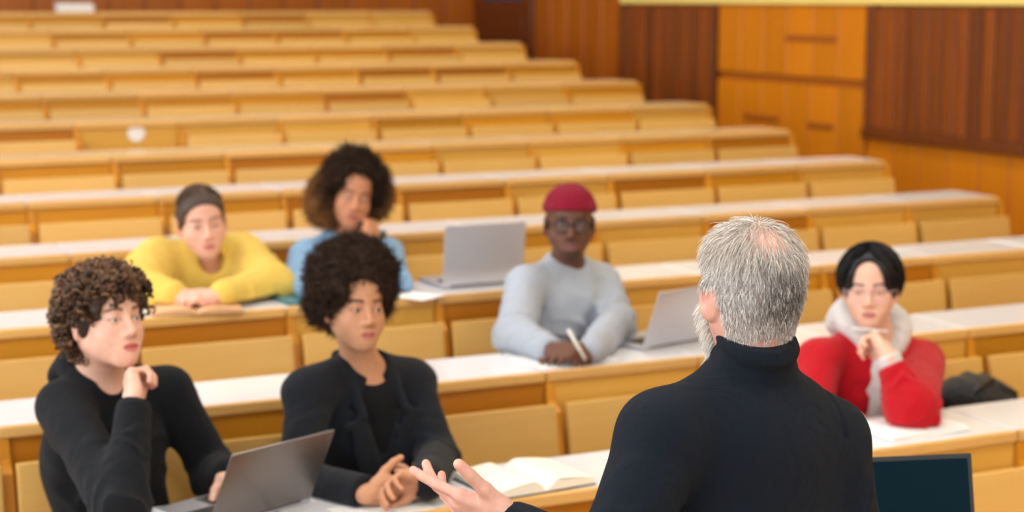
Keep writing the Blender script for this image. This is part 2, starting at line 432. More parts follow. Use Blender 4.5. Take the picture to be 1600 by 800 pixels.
# ================================================================== implicit surfaces: smooth solids turned into one continuous mesh
class Field:
    def __init__(s): s.ops = []
    def _add(s, kind, fn, lo, hi, k): s.ops.append((kind, fn, np.asarray(lo, float), np.asarray(hi, float), k)); return s
    def cone(s, a, b, ra, rb, k=.02, kind='u'):
        a = np.asarray(a, float); b = np.asarray(b, float); ab = b-a; L2 = max(ab@ab, 1e-9); R = max(ra, rb)
        def fn(p):
            t = np.clip(((p-a)@ab)/L2, 0, 1)
            return np.sqrt((((p-a)-t[..., None]*ab)**2).sum(-1))-(ra+(rb-ra)*t)
        return s._add(kind, fn, np.minimum(a, b)-R, np.maximum(a, b)+R, k)
    def sph(s, c, r, k=.02, kind='u'): return s.cone(c, c, r, r, k, kind)
    def ell(s, c, r, R=None, k=.02, kind='u'):
        c = np.asarray(c, float); r = np.asarray(r, float); R = np.eye(3) if R is None else np.asarray(R)
        def fn(p):
            q = (p-c)@R; k0 = np.sqrt(((q/r)**2).sum(-1)); k1 = np.sqrt(((q/(r*r))**2).sum(-1))+1e-9
            return k0*(k0-1)/k1
        e = np.abs(R)@r
        return s._add(kind, fn, c-e, c+e, k)
    def box(s, c, h, rd, R=None, k=.02, kind='u'):
        c = np.asarray(c, float); h = np.asarray(h, float); R = np.eye(3) if R is None else np.asarray(R)
        def fn(p):
            q = np.abs((p-c)@R)-(h-rd)
            return np.sqrt((np.maximum(q, 0)**2).sum(-1))+np.minimum(q.max(-1), 0)-rd
        e = np.abs(R)@h
        return s._add(kind, fn, c-e, c+e, k)
    def path(s, pts, rad, k=.01, kind='u'):
        pts = np.asarray(pts, float); n = len(pts); rad = np.broadcast_to(np.asarray(rad, float), (n,)); R = rad.max()
        def fn(p):
            d = None
            for i in range(n-1):
                a = pts[i]; ab = pts[i+1]-a; t = np.clip(((p-a)@ab)/max(ab@ab, 1e-9), 0, 1)
                e = np.sqrt((((p-a)-t[..., None]*ab)**2).sum(-1))-(rad[i]+(rad[i+1]-rad[i])*t)
                d = e if d is None else np.minimum(d, e)
            return d
        return s._add(kind, fn, pts.min(0)-R, pts.max(0)+R, k)
    def half(s, c, n, k=.01):       # keep the side n points away from
        c = np.asarray(c, float); n = nrm(n)
        return s._add('i', lambda p: (p-c)@n, [-9]*3, [9]*3, k)
    def cut(s, c, n, lo, hi, k=.006):
        c = np.asarray(c, float); n = nrm(n)
        lo, hi = np.asarray(lo, float), np.asarray(hi, float)
        def fn(p):      # cuts only inside the box lo..hi
            return np.where(np.all((p > lo) & (p < hi), axis=-1), (p-c)@n, -1.)
        return s._add('c', fn, lo, hi, k)
    def disp(s, fn, c, r):          # d += fn(p) inside a ball
        c = np.asarray(c, float)
        def g(p):
            q = np.sqrt(((p-c)**2).sum(-1))/r; wgt = np.clip(1-q, 0, 1); wgt = wgt*wgt*(3-2*wgt)
            return fn(p)*np.minimum(wgt*1.6, 1)
        return s._add('d', g, c-r, c+r, 0)
    def ev(s, P, C, rad, margin):
        """P (N,m,3) samples of N blocks with centres C"""
        d = np.full(P.shape[:2], 1.0, np.float64)
        for kind, fn, lo, hi, k in s.ops:
            pad = rad+k+margin
            sel = np.all((C > lo-pad) & (C < hi+pad), axis=1)
            if not sel.any(): continue
            idx = np.nonzero(sel)[0]
            e = fn(P[idx]); o = d[idx]
            if kind == 'u':
                if k > 0: h = np.maximum(k-np.abs(o-e), 0)/k; r = np.minimum(o, e)-h*h*k*.25
                else: r = np.minimum(o, e)
            elif kind == 's':
                e = -e; h = np.maximum(k-np.abs(o-e), 0)/max(k, 1e-6); r = np.maximum(o, e)+h*h*k*.25
            elif kind in 'ic':
                h = np.maximum(k-np.abs(o-e), 0)/max(k, 1e-6); r = np.maximum(o, e)+h*h*k*.25
            else: r = o+e
            d[idx] = r
        return d
    def polygonise(s, h, B=8):
        us = [o for o in s.ops if o[0] == 'u']
        lo = np.min([o[2] for o in us], 0)-.02; hi = np.max([o[3] for o in us], 0)+.02
        bs = B*h
        nb = np.ceil((hi-lo)/bs).astype(int)+1
        mask = np.zeros(nb, bool)
        for o in us:
            a = np.clip(np.floor((o[2]-.015-lo)/bs).astype(int), 0, nb-1); b = np.clip(np.floor((o[3]+.015-lo)/bs).astype(int)+1, 0, nb)
            mask[a[0]:b[0], a[1]:b[1], a[2]:b[2]] = True
        bi = np.argwhere(mask); C = lo+(bi+.5)*bs; rad = bs*.5
        d = s.ev(C[:, None], C, 0, .07)[:, 0]
        keep = np.abs(d) < bs*.87*1.35+.006
        bi = bi[keep]; C = C[keep]
        g = np.arange(B+1)
        loc = np.stack(np.meshgrid(g, g, g, indexing='ij'), -1).reshape(-1, 3)
        n1 = B+1
        res_key, res_v, edges = [], [], [[], [], []]
        dims = nb*B+2
        def key(ijk): return (ijk[..., 0].astype(np.int64)*dims[1]+ijk[..., 1])*dims[2]+ijk[..., 2]
        CH = 400
        corner = np.array([(i, j, k) for i in (0, 1) for j in (0, 1) for k in (0, 1)])
        epairs = [(a, b) for a in range(8) for b in range(a+1, 8) if np.abs(corner[a]-corner[b]).sum() == 1]
        for c0 in range(0, len(bi), CH):
            b_ = bi[c0:c0+CH]; Cc = C[c0:c0+CH]
            G_ = (b_*B)[:, None]+loc[None]
            P = lo+G_*h
            D = s.ev(P, Cc, rad, .025).reshape(-1, n1, n1, n1)
            cv = np.stack([D[:, i:i+B, j:j+B, k:k+B] for i, j, k in corner], -1)
            neg = cv < 0; ns = neg.sum(-1); act = (ns > 0) & (ns < 8)
            ai = np.argwhere(act)
            if not len(ai): continue
            v = cv[act]; acc = np.zeros((len(v), 3)); cnt = np.zeros(len(v))
            for a, b in epairs:
                va, vb = v[:, a], v[:, b]; x = (va < 0) != (vb < 0)
                t = np.where(x, va/(np.where(x, va-vb, 1)), 0)
                acc += np.where(x[:, None], corner[a]+t[:, None]*(corner[b]-corner[a]), 0); cnt += x
            cell = b_[ai[:, 0]]*B+ai[:, 1:]
            res_key.append(key(cell)); res_v.append(lo+(cell+acc/cnt[:, None])*h)
            for ax in range(3):
                sl0 = [slice(None)]+[slice(0, B)]*3; sl1 = list(sl0); sl1[ax+1] = slice(1, B+1)
                s0 = D[tuple(sl0)] < 0; s1 = D[tuple(sl1)] < 0
                ei = np.argwhere(s0 != s1)
                if len(ei): edges[ax].append(np.concatenate([b_[ei[:, 0]]*B+ei[:, 1:], s0[tuple(ei.T)][:, None]], 1))
        K = np.concatenate(res_key); V = np.concatenate(res_v)
        o = np.argsort(K); K = K[o]; V = V[o]
        quads = []
        for ax in range(3):
            if not edges[ax]: continue
            E_ = np.concatenate(edges[ax]); ijk = E_[:, :3]; ins = E_[:, 3] == 1
            u = np.zeros(3, int); u[(ax+1) % 3] = 1; w_ = np.zeros(3, int); w_[(ax+2) % 3] = 1
            q, ok = [], np.ones(len(ijk), bool)
            for off in (-u-w_, -w_, 0*u, -u):
                kk = key(ijk+off); p = np.clip(np.searchsorted(K, kk), 0, len(K)-1); ok &= K[p] == kk; q.append(p)
            q = np.stack(q, 1); q = np.where(ins[:, None], q, q[:, ::-1]); quads.append(q[ok])
        Q = np.concatenate(quads)
        return V, Q
def vnormals(V, Q):
    n = np.cross(V[Q[:, 2]]-V[Q[:, 0]], V[Q[:, 3]]-V[Q[:, 1]])
    out = np.zeros_like(V)
    for i in range(4): np.add.at(out, Q[:, i], n)
    return out/(np.linalg.norm(out, axis=1)[:, None]+1e-12)
def relax(V, Q, it=1, lam=.5):
    e = np.concatenate([Q[:, [0, 1]], Q[:, [1, 2]], Q[:, [2, 3]], Q[:, [3, 0]]])
    for _ in range(it):
        acc = np.zeros_like(V); cnt = np.zeros(len(V))
        np.add.at(acc, e[:, 0], V[e[:, 1]]); np.add.at(cnt, e[:, 0], 1)
        V = V+lam*(acc/np.maximum(cnt, 1)[:, None]-V)
    return V
def wob(p, f, seed=0):
    """smooth pseudo noise, roughly -1..1"""
    r = np.random.default_rng(seed); out = 0
    for i in range(4):
        a = r.normal(size=3); a = a/np.linalg.norm(a)*f*(.7+.5*i); b = r.normal(size=3)*f*.6
        out = out+np.sin(p@a+1.7*np.sin(p@b+r.uniform(0, 6))+r.uniform(0, 6))/(1+.6*i)
    return out/2.1
def folds(ax, f, amp, seed=0, warp=.9):
    """cloth folds running across direction ax"""
    r = np.random.default_rng(seed); ax = nrm(ax); b1 = r.normal(size=3)*f*.30; b2 = r.normal(size=3)*f*.22; c = r.uniform(0, 6, 3)
    def fn(p):
        s_ = np.sin((p@ax)*f*.62+2.6*wob(p, f*.30, seed+3)+warp*np.sin(p@b1+c[0])+c[1])
        m = np.clip(.35+.75*wob(p, f*.22, seed+5), 0, 1.2)
        return -amp*m*(1-np.sqrt(np.abs(s_)+.02))*2.0+amp*.3
    return fn
def sstep(a, b, x): t = np.clip((x-a)/(b-a), 0, 1); return t*t*(3-2*t)
def field_obj(F, name, mat, h, parent, col=None, sm=1, paint=None):
    V, Q = F.polygonise(h)
    if sm: V = relax(V, Q, sm, .5)
    c = None
    if col is not None:
        c = np.tile(np.asarray(col[:3], float), (len(V), 1))
        if paint: c = paint(V, c)
    org = np.array(parent.location) if parent is not None else np.zeros(3)
    me = mesh_np(name, V-org, Q, c)
    return link(name, me, mat, parent), V, Q
# ================================================================== people
Z3 = np.array([0, 0, 1.])
def frame_from(Fd, roll=0.):
    """columns: person's left, back, up; Fd = direction the face looks"""
    y = -nrm(Fd); z = nrm(Z3-(Z3@y)*y); x = np.cross(y, z)
    c, s_ = math.cos(roll), math.sin(roll)
    x2 = c*x+s_*z; z2 = -s_*x+c*z
    return np.stack([x2, y, z2], 1)
def face_dir(pos, a, e, away=False):
    """a: degrees turned to image right from looking at the camera, e: degrees up"""
    v = pos-CAMP; v = nrm(np.array([v[0], v[1], 0])); tc = -v if not away else v
    r_ = np.array([v[1], -v[0], 0])
    a, e = math.radians(a), math.radians(e)
    h = math.cos(a)*tc+math.sin(a)*r_
    return nrm(math.cos(e)*h+math.sin(e)*Z3)
SKIN_TONES = {}
class Person:
    def __init__(s, name, label, base, h=.0033):
        s.root = empty(name, tuple(base)); tag(s.root, label, 'person'); s.F = Field(); s.h = h; s.paints = []; s.rest = []
    def on_desk(s, k, z=.0012, x0=-.9, x1=.9):
        """sleeves and hands lie on the desk of row k instead of sinking into it"""
        X = s.root.location[0]; s.rest.append((topz(k)+z, [X+x0, Yf(k)-.12, topz(k)-.25], [X+x1, Yf(k)+.336, topz(k)+.10]))
    def settle(s, F):
        for z, lo, hi in s.rest: F.cut((0, 0, z), (0, 0, -1), lo, hi, .004)
    def P(s, *a): return s.H+s.R@(np.array(a)*s.s)
    def loc(s, V): return ((V-s.H)@s.R)/s.s
    # ---------------------------------------------------------------- head
    def head(s, H, R, sc=1., jaw=1., nose=1., lips=1., eye_h=.0056, ear=1., face=True, brow=1.):
        s.H, s.R, s.s = H, R, sc
        F = s.F
        def e(c, r, k=.02, kind='u', T=None): F.ell(s.P(*c), np.array(r)*sc, R if T is None else R@T, k*sc, kind)
        def c_(a, b, ra, rb, k=.02, kind='u'): F.cone(s.P(*a), s.P(*b), ra*sc, rb*sc, k*sc, kind)
        e((0, .014, .034), (.0755, .095, .083), .0)
        e((0, .034, -.006), (.064, .068, .058), .03)
        e((0, -.026, -.028), (.059, .062, .081), .03)
        e((0, -.043, .05), (.057, .046, .050), .03)
        for m in (-1, 1):
            c_((m*.052*jaw, .004, -.052), (m*.016*jaw, -.066, -.098), .017, .016, .028)
            e((m*.037, -.054, -.036), (.026, .027, .032), .032)
        e((0, -.074, -.099), (.018*jaw, .016, .0155), .02)
        if face:
            c_((-.030, -.080, .0205), (.030, -.080, .0205), .0095*brow, .0095*brow, .018)
            for m in (-1, 1):
                e((m*.0315, -.0985, -.001), (.0165, .0145, .0125), .013, 's')
            for m in (-1, 1):
                e((m*.0315, -.0755, -.001), (.0155, .0150, .0140), .005)
                e((m*.0315, -.0925, -.0015), (.0128, .0085, eye_h), .002, 's')
            c_((0, -.086, .012), (0, -.1075, -.030), .0070, .0100*nose, .012)
            e((0, -.1055, -.034), (.0105*nose, .010, .0085), .008)
            for m in (-1, 1):
                e((m*.0125*nose, -.0955, -.037), (.0080, .0095, .0070), .007)
                e((m*.0065*nose, -.103, -.0445), (.0035, .0045, .0030), .003, 's')
            e((0, -.076, -.070), (.032, .020, .026), .03)
            e((0, -.0935, -.0635), (.0210, .0072, .0050*lips), .006)
            e((0, -.0920, -.0755), (.0185, .0080, .0062*lips), .006)
            F.path([s.P(-.0235, -.0865, -.0700), s.P(-.011, -.0985, -.0690), s.P(0, -.1005, -.0698), s.P(.011, -.0985, -.0690), s.P(.0235, -.0865, -.0700)], .0019*sc, .003*sc, 's')
        if ear:
            for m in (-1, 1):
                T = np.array(Matrix.Rotation(m*.38, 3, 'Z') @ Matrix.Rotation(-.18, 3, 'X'))
                e((m*(.0800+.006*(ear-1)), .014, -.008), (.0062*ear, .0185*ear, .0310*ear), .006, 'u', T)
                e((m*.0765, .009, -.034), (.0065, .010, .0125), .008)
                e((m*(.0885+.006*(ear-1)), .008, -.010), (.0065, .0105, .0180), .004, 's', T)
    def neck(s, nb, r0=.053, r1=.060):
        s.nb = np.asarray(nb); s.F.cone(s.P(0, .022, -.05), nb, r0*s.s, r1, .03)
    # ---------------------------------------------------------------- torso and arms (skin)
    def torso(s, pelvis, shR, shL, chest=True):
        s.pel, s.shR, s.shL = map(np.asarray, (pelvis, shR, shL))
        zt = nrm(s.nb-s.pel); xt = s.shL-s.shR; xt = nrm(xt-(xt@zt)*zt); yt = np.cross(zt, xt)
        s.TR = np.stack([xt, yt, zt], 1); s.TL = np.linalg.norm(s.nb-s.pel)
        F = s.F
        F.ell(s.nb-zt*.10, (.13, .075, .12), s.TR, .05)
        F.cone(s.nb-zt*.1, s.pel, .085, .09, .04)
        F.cone(s.shR, s.shL, .036, .036, .03)
    def T(s, x, y, z): return s.pel+s.TR@np.array([x, y, z*s.TL])
    def arm(s, sh, el, wr, r=(.040, .036, .024)):
        s.F.cone(sh, el, r[0], r[1], .02); s.F.cone(el, wr, r[1], r[2]*1.05, .02)
    # ---------------------------------------------------------------- hand
    def hand(s, W, D, Np, side, curl, spread=(0.12, .03, -.05, -.14), thumb=None, sc=1., nails=None, thumb_bend=.25, k1=.006):
        """W wrist, D towards the knuckles, Np out of the palm; side: +1 if thumb lies along cross(Np, D)"""
        F = s.F; D = nrm(D); Np = nrm(np.asarray(Np)-(np.asarray(Np)@D)*D); S = np.cross(Np, D)*side
        Rm = np.stack([D, S, Np], 1)
        F.box(W+(D*.050+S*.001)*sc, np.array([.045, .039, .0135])*sc, .013*sc, Rm, .014)
        F.cone(W-D*.02*sc, W+D*.03*sc, .0225*sc, .022*sc, .02)
        F.ell(W+(D*.035+S*.022+Np*.008)*sc, np.array([.032, .019, .016])*sc, Rm, .012)
        F.ell(W+(D*.040-S*.024+Np*.006)*sc, np.array([.034, .014, .014])*sc, Rm, .012)
        base = [(.090, .030), (.094, .0095), (.090, -.011), (.081, -.030)]
        leng = [(.043, .026, .021), (.047, .030, .022), (.043, .028, .021), (.034, .021, .019)]
        rad = [.0094, .0097, .0092, .0082]
        tips = []
        for i in range(4):
            p = W+(D*base[i][0]+S*base[i][1])*sc
            cu = curl[i] if hasattr(curl[i], '__len__') else (curl[i], curl[i]*1.05, curl[i]*.75)
            d0 = nrm(D+S*math.tan(spread[i])); ang = 0
            F.sph(p+Np*-.001, rad[i]*1.1*sc, .008)
            for j in range(3):
                ang += cu[j]; dd = math.cos(ang)*d0+math.sin(ang)*Np
                q = p+dd*leng[i][j]*sc
                F.cone(p, q, rad[i]*(1-.06*j)*sc, rad[i]*(.93-.08*j)*sc, k1 if j == 0 else .0025)
                p = q
            nn = -math.sin(ang)*d0+math.cos(ang)*Np
            tips.append((p, dd, -nn, rad[i]*.78*sc))
        t = np.array(thumb if thumb is not None else (.62, .68, .40), float); t = nrm(Rm@t)
        p = W+(D*.018+S*.024+Np*.007)*sc
        q = p+t*.045*sc; F.cone(p, q, .0150*sc, .0125*sc, .010)
        t2 = nrm(t*math.cos(thumb_bend)+nrm(D*.8-S*.5+Np*.15)*math.sin(thumb_bend)); p = q; q = p+t2*.034*sc; F.cone(p, q, .0118*sc, .0105*sc, .005)
        t3 = nrm(t2*math.cos(thumb_bend)+nrm(D*.6-S*.6)*math.sin(thumb_bend)) if thumb_bend >= 0 else nrm(t2+nrm(S*.6-D*.3)*.25)
        p = q; q = p+t3*.027*sc; F.cone(p, q, .0108*sc, .0090*sc, .003)
        tips.append((q, t3, nrm(S*.55-Np*.75), .0088*sc))
        s.paints.append(('tips', tips))
        return tips
    # ---------------------------------------------------------------- finish the skin
    def finish_body(s, tone, lip, brow_col, scalp=None, extra=None, blush=(.75, .35, .3), bl=.22, brow_on=1., brow_w=.0036, lash=(.03, .02, .015)):
        tone = np.array(srgb(*tone)[:3]); lip = np.array(srgb(*lip)[:3]); brow_col = np.array(srgb(*brow_col)[:3])
        def paint(V, c):
            c[:] = tone
            q = s.loc(V); x, y, z = q.T; near = (np.abs(q).max(1) < .15)
            def mixin(col, m): c[:] = c*(1-m[:, None])+np.asarray(col)*m[:, None]
            red = tone*np.array([1.04, .74, .70])
            for m in (-1, 1):
                mixin(red, bl*2.2*np.exp(-(((x-m*.04)/.022)**2+((y+.06)/.03)**2+((z+.035)/.018)**2)))
                mixin(red, bl*2.5*np.exp(-(((x-m*.083)/.012)**2+((y-.014)/.022)**2+((z+.01)/.03)**2)))
            mixin(red, bl*2*np.exp(-((x/.014)**2+((y+.108)/.02)**2+((z+.035)/.014)**2)))
            mixin(lip, .9*near*(y < -.078)*(1-sstep(.6, 1.15, (x/.0235)**2+((z+.0695)/(.0115))**2)))
            mixin(lip*.45, .8*near*(y < -.082)*(1-sstep(.5, 1.2, (x/.023)**2+((z+.0697)/.0022)**2)))
            ax = np.abs(x); bz = .0225+.004*np.sin((ax-.012)/.038*math.pi*.8)-.004*sstep(.036, .054, ax)
            bm = sstep(.010, .016, ax)*(1-sstep(.046, .055, ax))*(1-sstep(brow_w*.6, brow_w*1.5, np.abs(z-bz)))*(y < -.045)*near
            mixin(brow_col, bm*.9*brow_on)
            for m in (-1, 1):
                rr = ((x-m*.0315)/.0150)**2+((z+.0005)/.0060)**2
                mixin(lash, .95*(y < -.06)*near*np.exp(-((rr-1.0)/.30)**2)*sstep(-.003, .002, z))
                mixin(tone*np.array([.75, .62, .6]), .45*(y < -.06)*near*np.exp(-((rr-1.25)/.55)**2))
            if scalp: scalp(q, c, mixin)
            for kind, d in s.paints:
                if kind == 'tips':
                    for p, dd, up, r_ in d:
                        v = V-(p+up*r_*.8); a_ = v@dd; m = (1-sstep(.6, 1.1, (a_/.0075)**2+((v-np.outer(a_, dd))**2).sum(1)/.006**2))
                        mixin(np.minimum(tone*np.array([1.1, 1.12, 1.12])+.05, .9), .75*m)
                        v = V-p; mixin(red, .35*np.exp(-(v**2).sum(1)/.014**2))
            if extra: extra(V, q, c, mixin)
            return c
        s.settle(s.F)
        o, V, Q = field_obj(s.F, 'body', M_SKIN, s.h, s.root, tone, 1, paint)
        s.body, s.V, s.Q = o, V, Q
    def eyes(s, iris=(60, 40, 25), look=(0, 0), r=.0128, white=1.):
        """white eyeballs with an iris turned by look (left, up) in radians"""
        for m in (-1, 1):
            me = uv_ball(16, 12)
            V = me[0].copy(); d = nrm((math.sin(look[0]), -1, math.sin(look[1])))
            ang = np.arccos(np.clip(V@d, -1, 1))
            col = np.tile(np.array([.60, .58, .57])*white, (len(V), 1))
            col[ang < .50] = srgb(*iris)[:3]; col[ang < .22] = (.005, .005, .005)
            W = (s.H+s.R@(np.array([m*.0315, -.0755, -.001])*s.s))+(V*r*s.s)@s.R.T
            link('eye', mesh_np('eye', W-np.array(s.root.location), me[1], col), M_EYE, s.root)
    # ---------------------------------------------------------------- clothes
    def sleeve(s, F, sh, el, wr, r=(.066, .054, .042), cuff=.0, seed=1, amp=.006, k=.03):
        F.cone(sh, el, r[0], r[1], k); F.cone(el, wr, r[1], r[2], .03)
        u = nrm(np.asarray(el)-sh); v = nrm(np.asarray(wr)-el)
        F.disp(folds(nrm(u*.8+v*.3), 95, amp, seed), el, .15)
        F.disp(folds(nrm(u+np.array([.3, .1, .2])), 70, amp*.8, seed+7), (np.asarray(sh)+el)/2, .16)
        F.disp(folds(v, 110, amp*.8, seed+13), np.asarray(el)*.35+np.asarray(wr)*.65, .11)
    def top(s, elR, wrR, elL, wrL, fat=1., chest=(.160, .112, .17), belly=(.150, .118, .2), hips=(.165, .130, .11), shr=.066, sl=(.066, .054, .042), amp=.006, seed=1, neck_r=.07, trap=.052):
        F = Field(); zt = s.TR[:, 2]; f = fat
        F.ell(s.nb-zt*.17, np.array(chest)*f, s.TR, 0)
        F.ell(s.pel+zt*.17, np.array(belly)*f, s.TR, .08)
        F.ell(s.pel+zt*.02, np.array(hips)*f, s.TR, .06)
        for sh in (s.shR, s.shL):
            F.cone(s.nb-zt*.012, sh, trap, shr*.92, .04)
        s.sleeve(F, s.shR, elR, wrR, sl, seed=seed, amp=amp); s.sleeve(F, s.shL, elL, wrL, sl, seed=seed+3, amp=amp)
        F.disp(lambda p: wob(p, 26, seed)*amp*.9, s.nb-zt*.28, .40)
        F.disp(folds(nrm(s.TR[:, 2]+s.TR[:, 0]*.5), 48, amp*1.2, seed+21), s.nb-zt*.24-s.TR[:, 1]*.08, .24)
        return F
    def cuff(s, el, wr, r=.036, ln=.045, mat=None, name='cuff', ribs=26):
        """ribbed cuff around the wrist"""
        el, wr = np.asarray(el), np.asarray(wr); v = nrm(wr-el)
        a = nrm(np.cross(v, (.3, .5, .8))); b = np.cross(v, a)
        rings, th = [], np.linspace(0, 2*math.pi, ribs*4, endpoint=False)
        for t, rr in ((-.002, r*.80), (0, r*.96), (.006, r), (ln-.006, r*1.03), (ln, r*.98), (ln+.002, r*.80)):
            rad = rr*(1+.018*np.cos(th*ribs))
            rings.append(wr-v*(ln-.004)+v*t+np.outer(np.cos(th)*rad, a)+np.outer(np.sin(th)*rad, b))
        n = len(th); V = np.concatenate(rings); Q = []
        for i in range(len(rings)-1):
            for k in range(n): Q.append((i*n+k, i*n+(k+1) % n, (i+1)*n+(k+1) % n, (i+1)*n+k))
        return link(name, mesh_np(name, V-np.array(s.root.location), Q), mat, s.root)
    def legs_seated(s, mat, fl, knee_y, spread=.10, shoe_mat=None, kz=None):
        F = Field(); p = s.pel
        kz = kz or fl+.505
        for m in (-1, 1):
            kn = np.array([p[0]+m*spread, knee_y, kz]); an = np.array([p[0]+m*spread, knee_y+.10, fl+.10])
            F.cone(p+np.array([m*.08, 0, -.02]), kn, .085, .062, .03); F.cone(kn, an, .06, .045, .03)
            S_ = Field(); S_.ell(an+np.array([0, -.07, -.055]), (.045, .125, .045), None, 0); S_.cone(an+np.array([0, 0, -.02]), an+np.array([0, 0, -.04]), .042, .045, .02)
            S_.cut((0, 0, fl+.004), (0, 0, -1), [-9]*3, [9]*3)
            field_obj(S_, 'shoe', shoe_mat or M_BLACKFRAME, .008, s.root)
        F.ell(p+np.array([0, 0, -.02]), (.165, .13, .10), None, .05)
        field_obj(F, 'trousers', mat, .009, s.root)
    def obj(s, F, name, mat, h=.006, sm=1, col=None, paint=None):
        s.settle(F); return field_obj(F, name, mat, h, s.root, col, sm, paint)
    def mesh(s, name, V, Q, mat, col=None): return link(name, mesh_np(name, np.asarray(V)-np.array(s.root.location), Q, col), mat, s.root)
def uv_ball(nu, nv):
    V = [(0, 0, 1)]
    for j in range(1, nv):
        a = math.pi*j/nv
        for i in range(nu): b = 2*math.pi*i/nu; V.append((math.sin(a)*math.cos(b), math.sin(a)*math.sin(b), math.cos(a)))
    V.append((0, 0, -1)); Q = []
    for i in range(nu): Q.append((0, 1+i, 1+(i+1) % nu, 1+(i+1) % nu))
    for j in range(nv-2):
        for i in range(nu): Q.append((1+j*nu+i, 1+(j+1)*nu+i, 1+(j+1)*nu+(i+1) % nu, 1+j*nu+(i+1) % nu))
    e = 1+(nv-1)*nu
    for i in range(nu): Q.append((e, 1+(nv-2)*nu+(i+1) % nu, 1+(nv-2)*nu+i, 1+(nv-2)*nu+i))
    Q = np.array(Q)
    # triangles at the poles are stored with a repeated corner: turn the ball so that no visible face degenerates
    V = np.array(V)[:, [0, 2, 1]]*np.array([1, 1, 1.])
    tri = (Q[:, 2] == Q[:, 3])
    Q2 = np.concatenate([Q[~tri][:, [0, 1, 2]], Q[~tri][:, [0, 2, 3]], Q[tri][:, :3]])
    return V, Q2[:, ::-1]
def glasses(p, col_mat, lens=None, w=.024, hgt=.020, y=-.100, rim=.0016, square=2.6):
    """two rims, bridge, temples and lenses on the nose of person p"""
    def at(*a): return p.H+p.R@(np.array(a)*p.s)
    g = []
    th = np.linspace(0, 2*math.pi, 28, endpoint=False)
    for m in (-1, 1):
        cx = m*.0325
        ring = [at(cx+w*np.sign(math.cos(t))*abs(math.cos(t))**(2/square), y+.006*abs(cx+w*math.cos(t))/.05, -.004+hgt*np.sign(math.sin(t))*abs(math.sin(t))**(2/square)) for t in th]
        g.append(tube_arrays(ring, rim, 6, True))
        g.append(tube_arrays([at(m*(.0325+w), y+.006, .004), at(m*.077, y+.025, .004), at(m*.083, -.02, .004), at(m*.083, .012, .006), at(m*.082, .030, -.012)], rim, 5))
    g.append(tube_arrays([at(-.0325+w, y, .000), at(0, y-.003, .004), at(.0325-w, y, .000)], rim*1.1, 5))
    V, Q = merge(g); fr = p.mesh('glasses', V, Q, col_mat)
    if lens:
        for m in (-1, 1):
            cx = m*.0325
            ring = [at(cx+w*.97*np.sign(math.cos(t))*abs(math.cos(t))**(2/square), y+.006*abs(cx+w*math.cos(t))/.05, -.004+hgt*.97*np.sign(math.sin(t))*abs(math.sin(t))**(2/square)) for t in th]
            V = np.array([at(cx, y+.002, -.004)]+ring); Q = np.array([(0, 1+i, 1+(i+1) % 28) for i in range(28)])
            l = link('lens', mesh_np('lens', V-np.array(p.root.location), Q), lens, fr); l.location = (0, 0, 0)
def glass_mat(name, tint, alpha=.025):
    m, nt, b = new_mat(name); b.inputs['Base Color'].default_value = tint; b.inputs['Roughness'].default_value = .05; b.inputs['Alpha'].default_value = alpha
    return m
M_LENS = glass_mat('lens_glass', (.8, .8, .85, 1))
def pick(p, mask, n, rng):
    """random surface points of the skin inside mask(q) (probability), with normals in world space"""
    q = p.loc(p.V); pr = np.clip(mask(q), 0, None)*(np.abs(q).max(1) < .16); pr = pr/pr.sum()
    idx = rng.choice(len(pr), n, p=pr)
    if not hasattr(p, 'VN'): p.VN = vnormals(p.V, p.Q)
    return idx, p.V[idx]+rng.normal(size=(n, 3))*p.h*.5, p.VN[idx], q[idx]
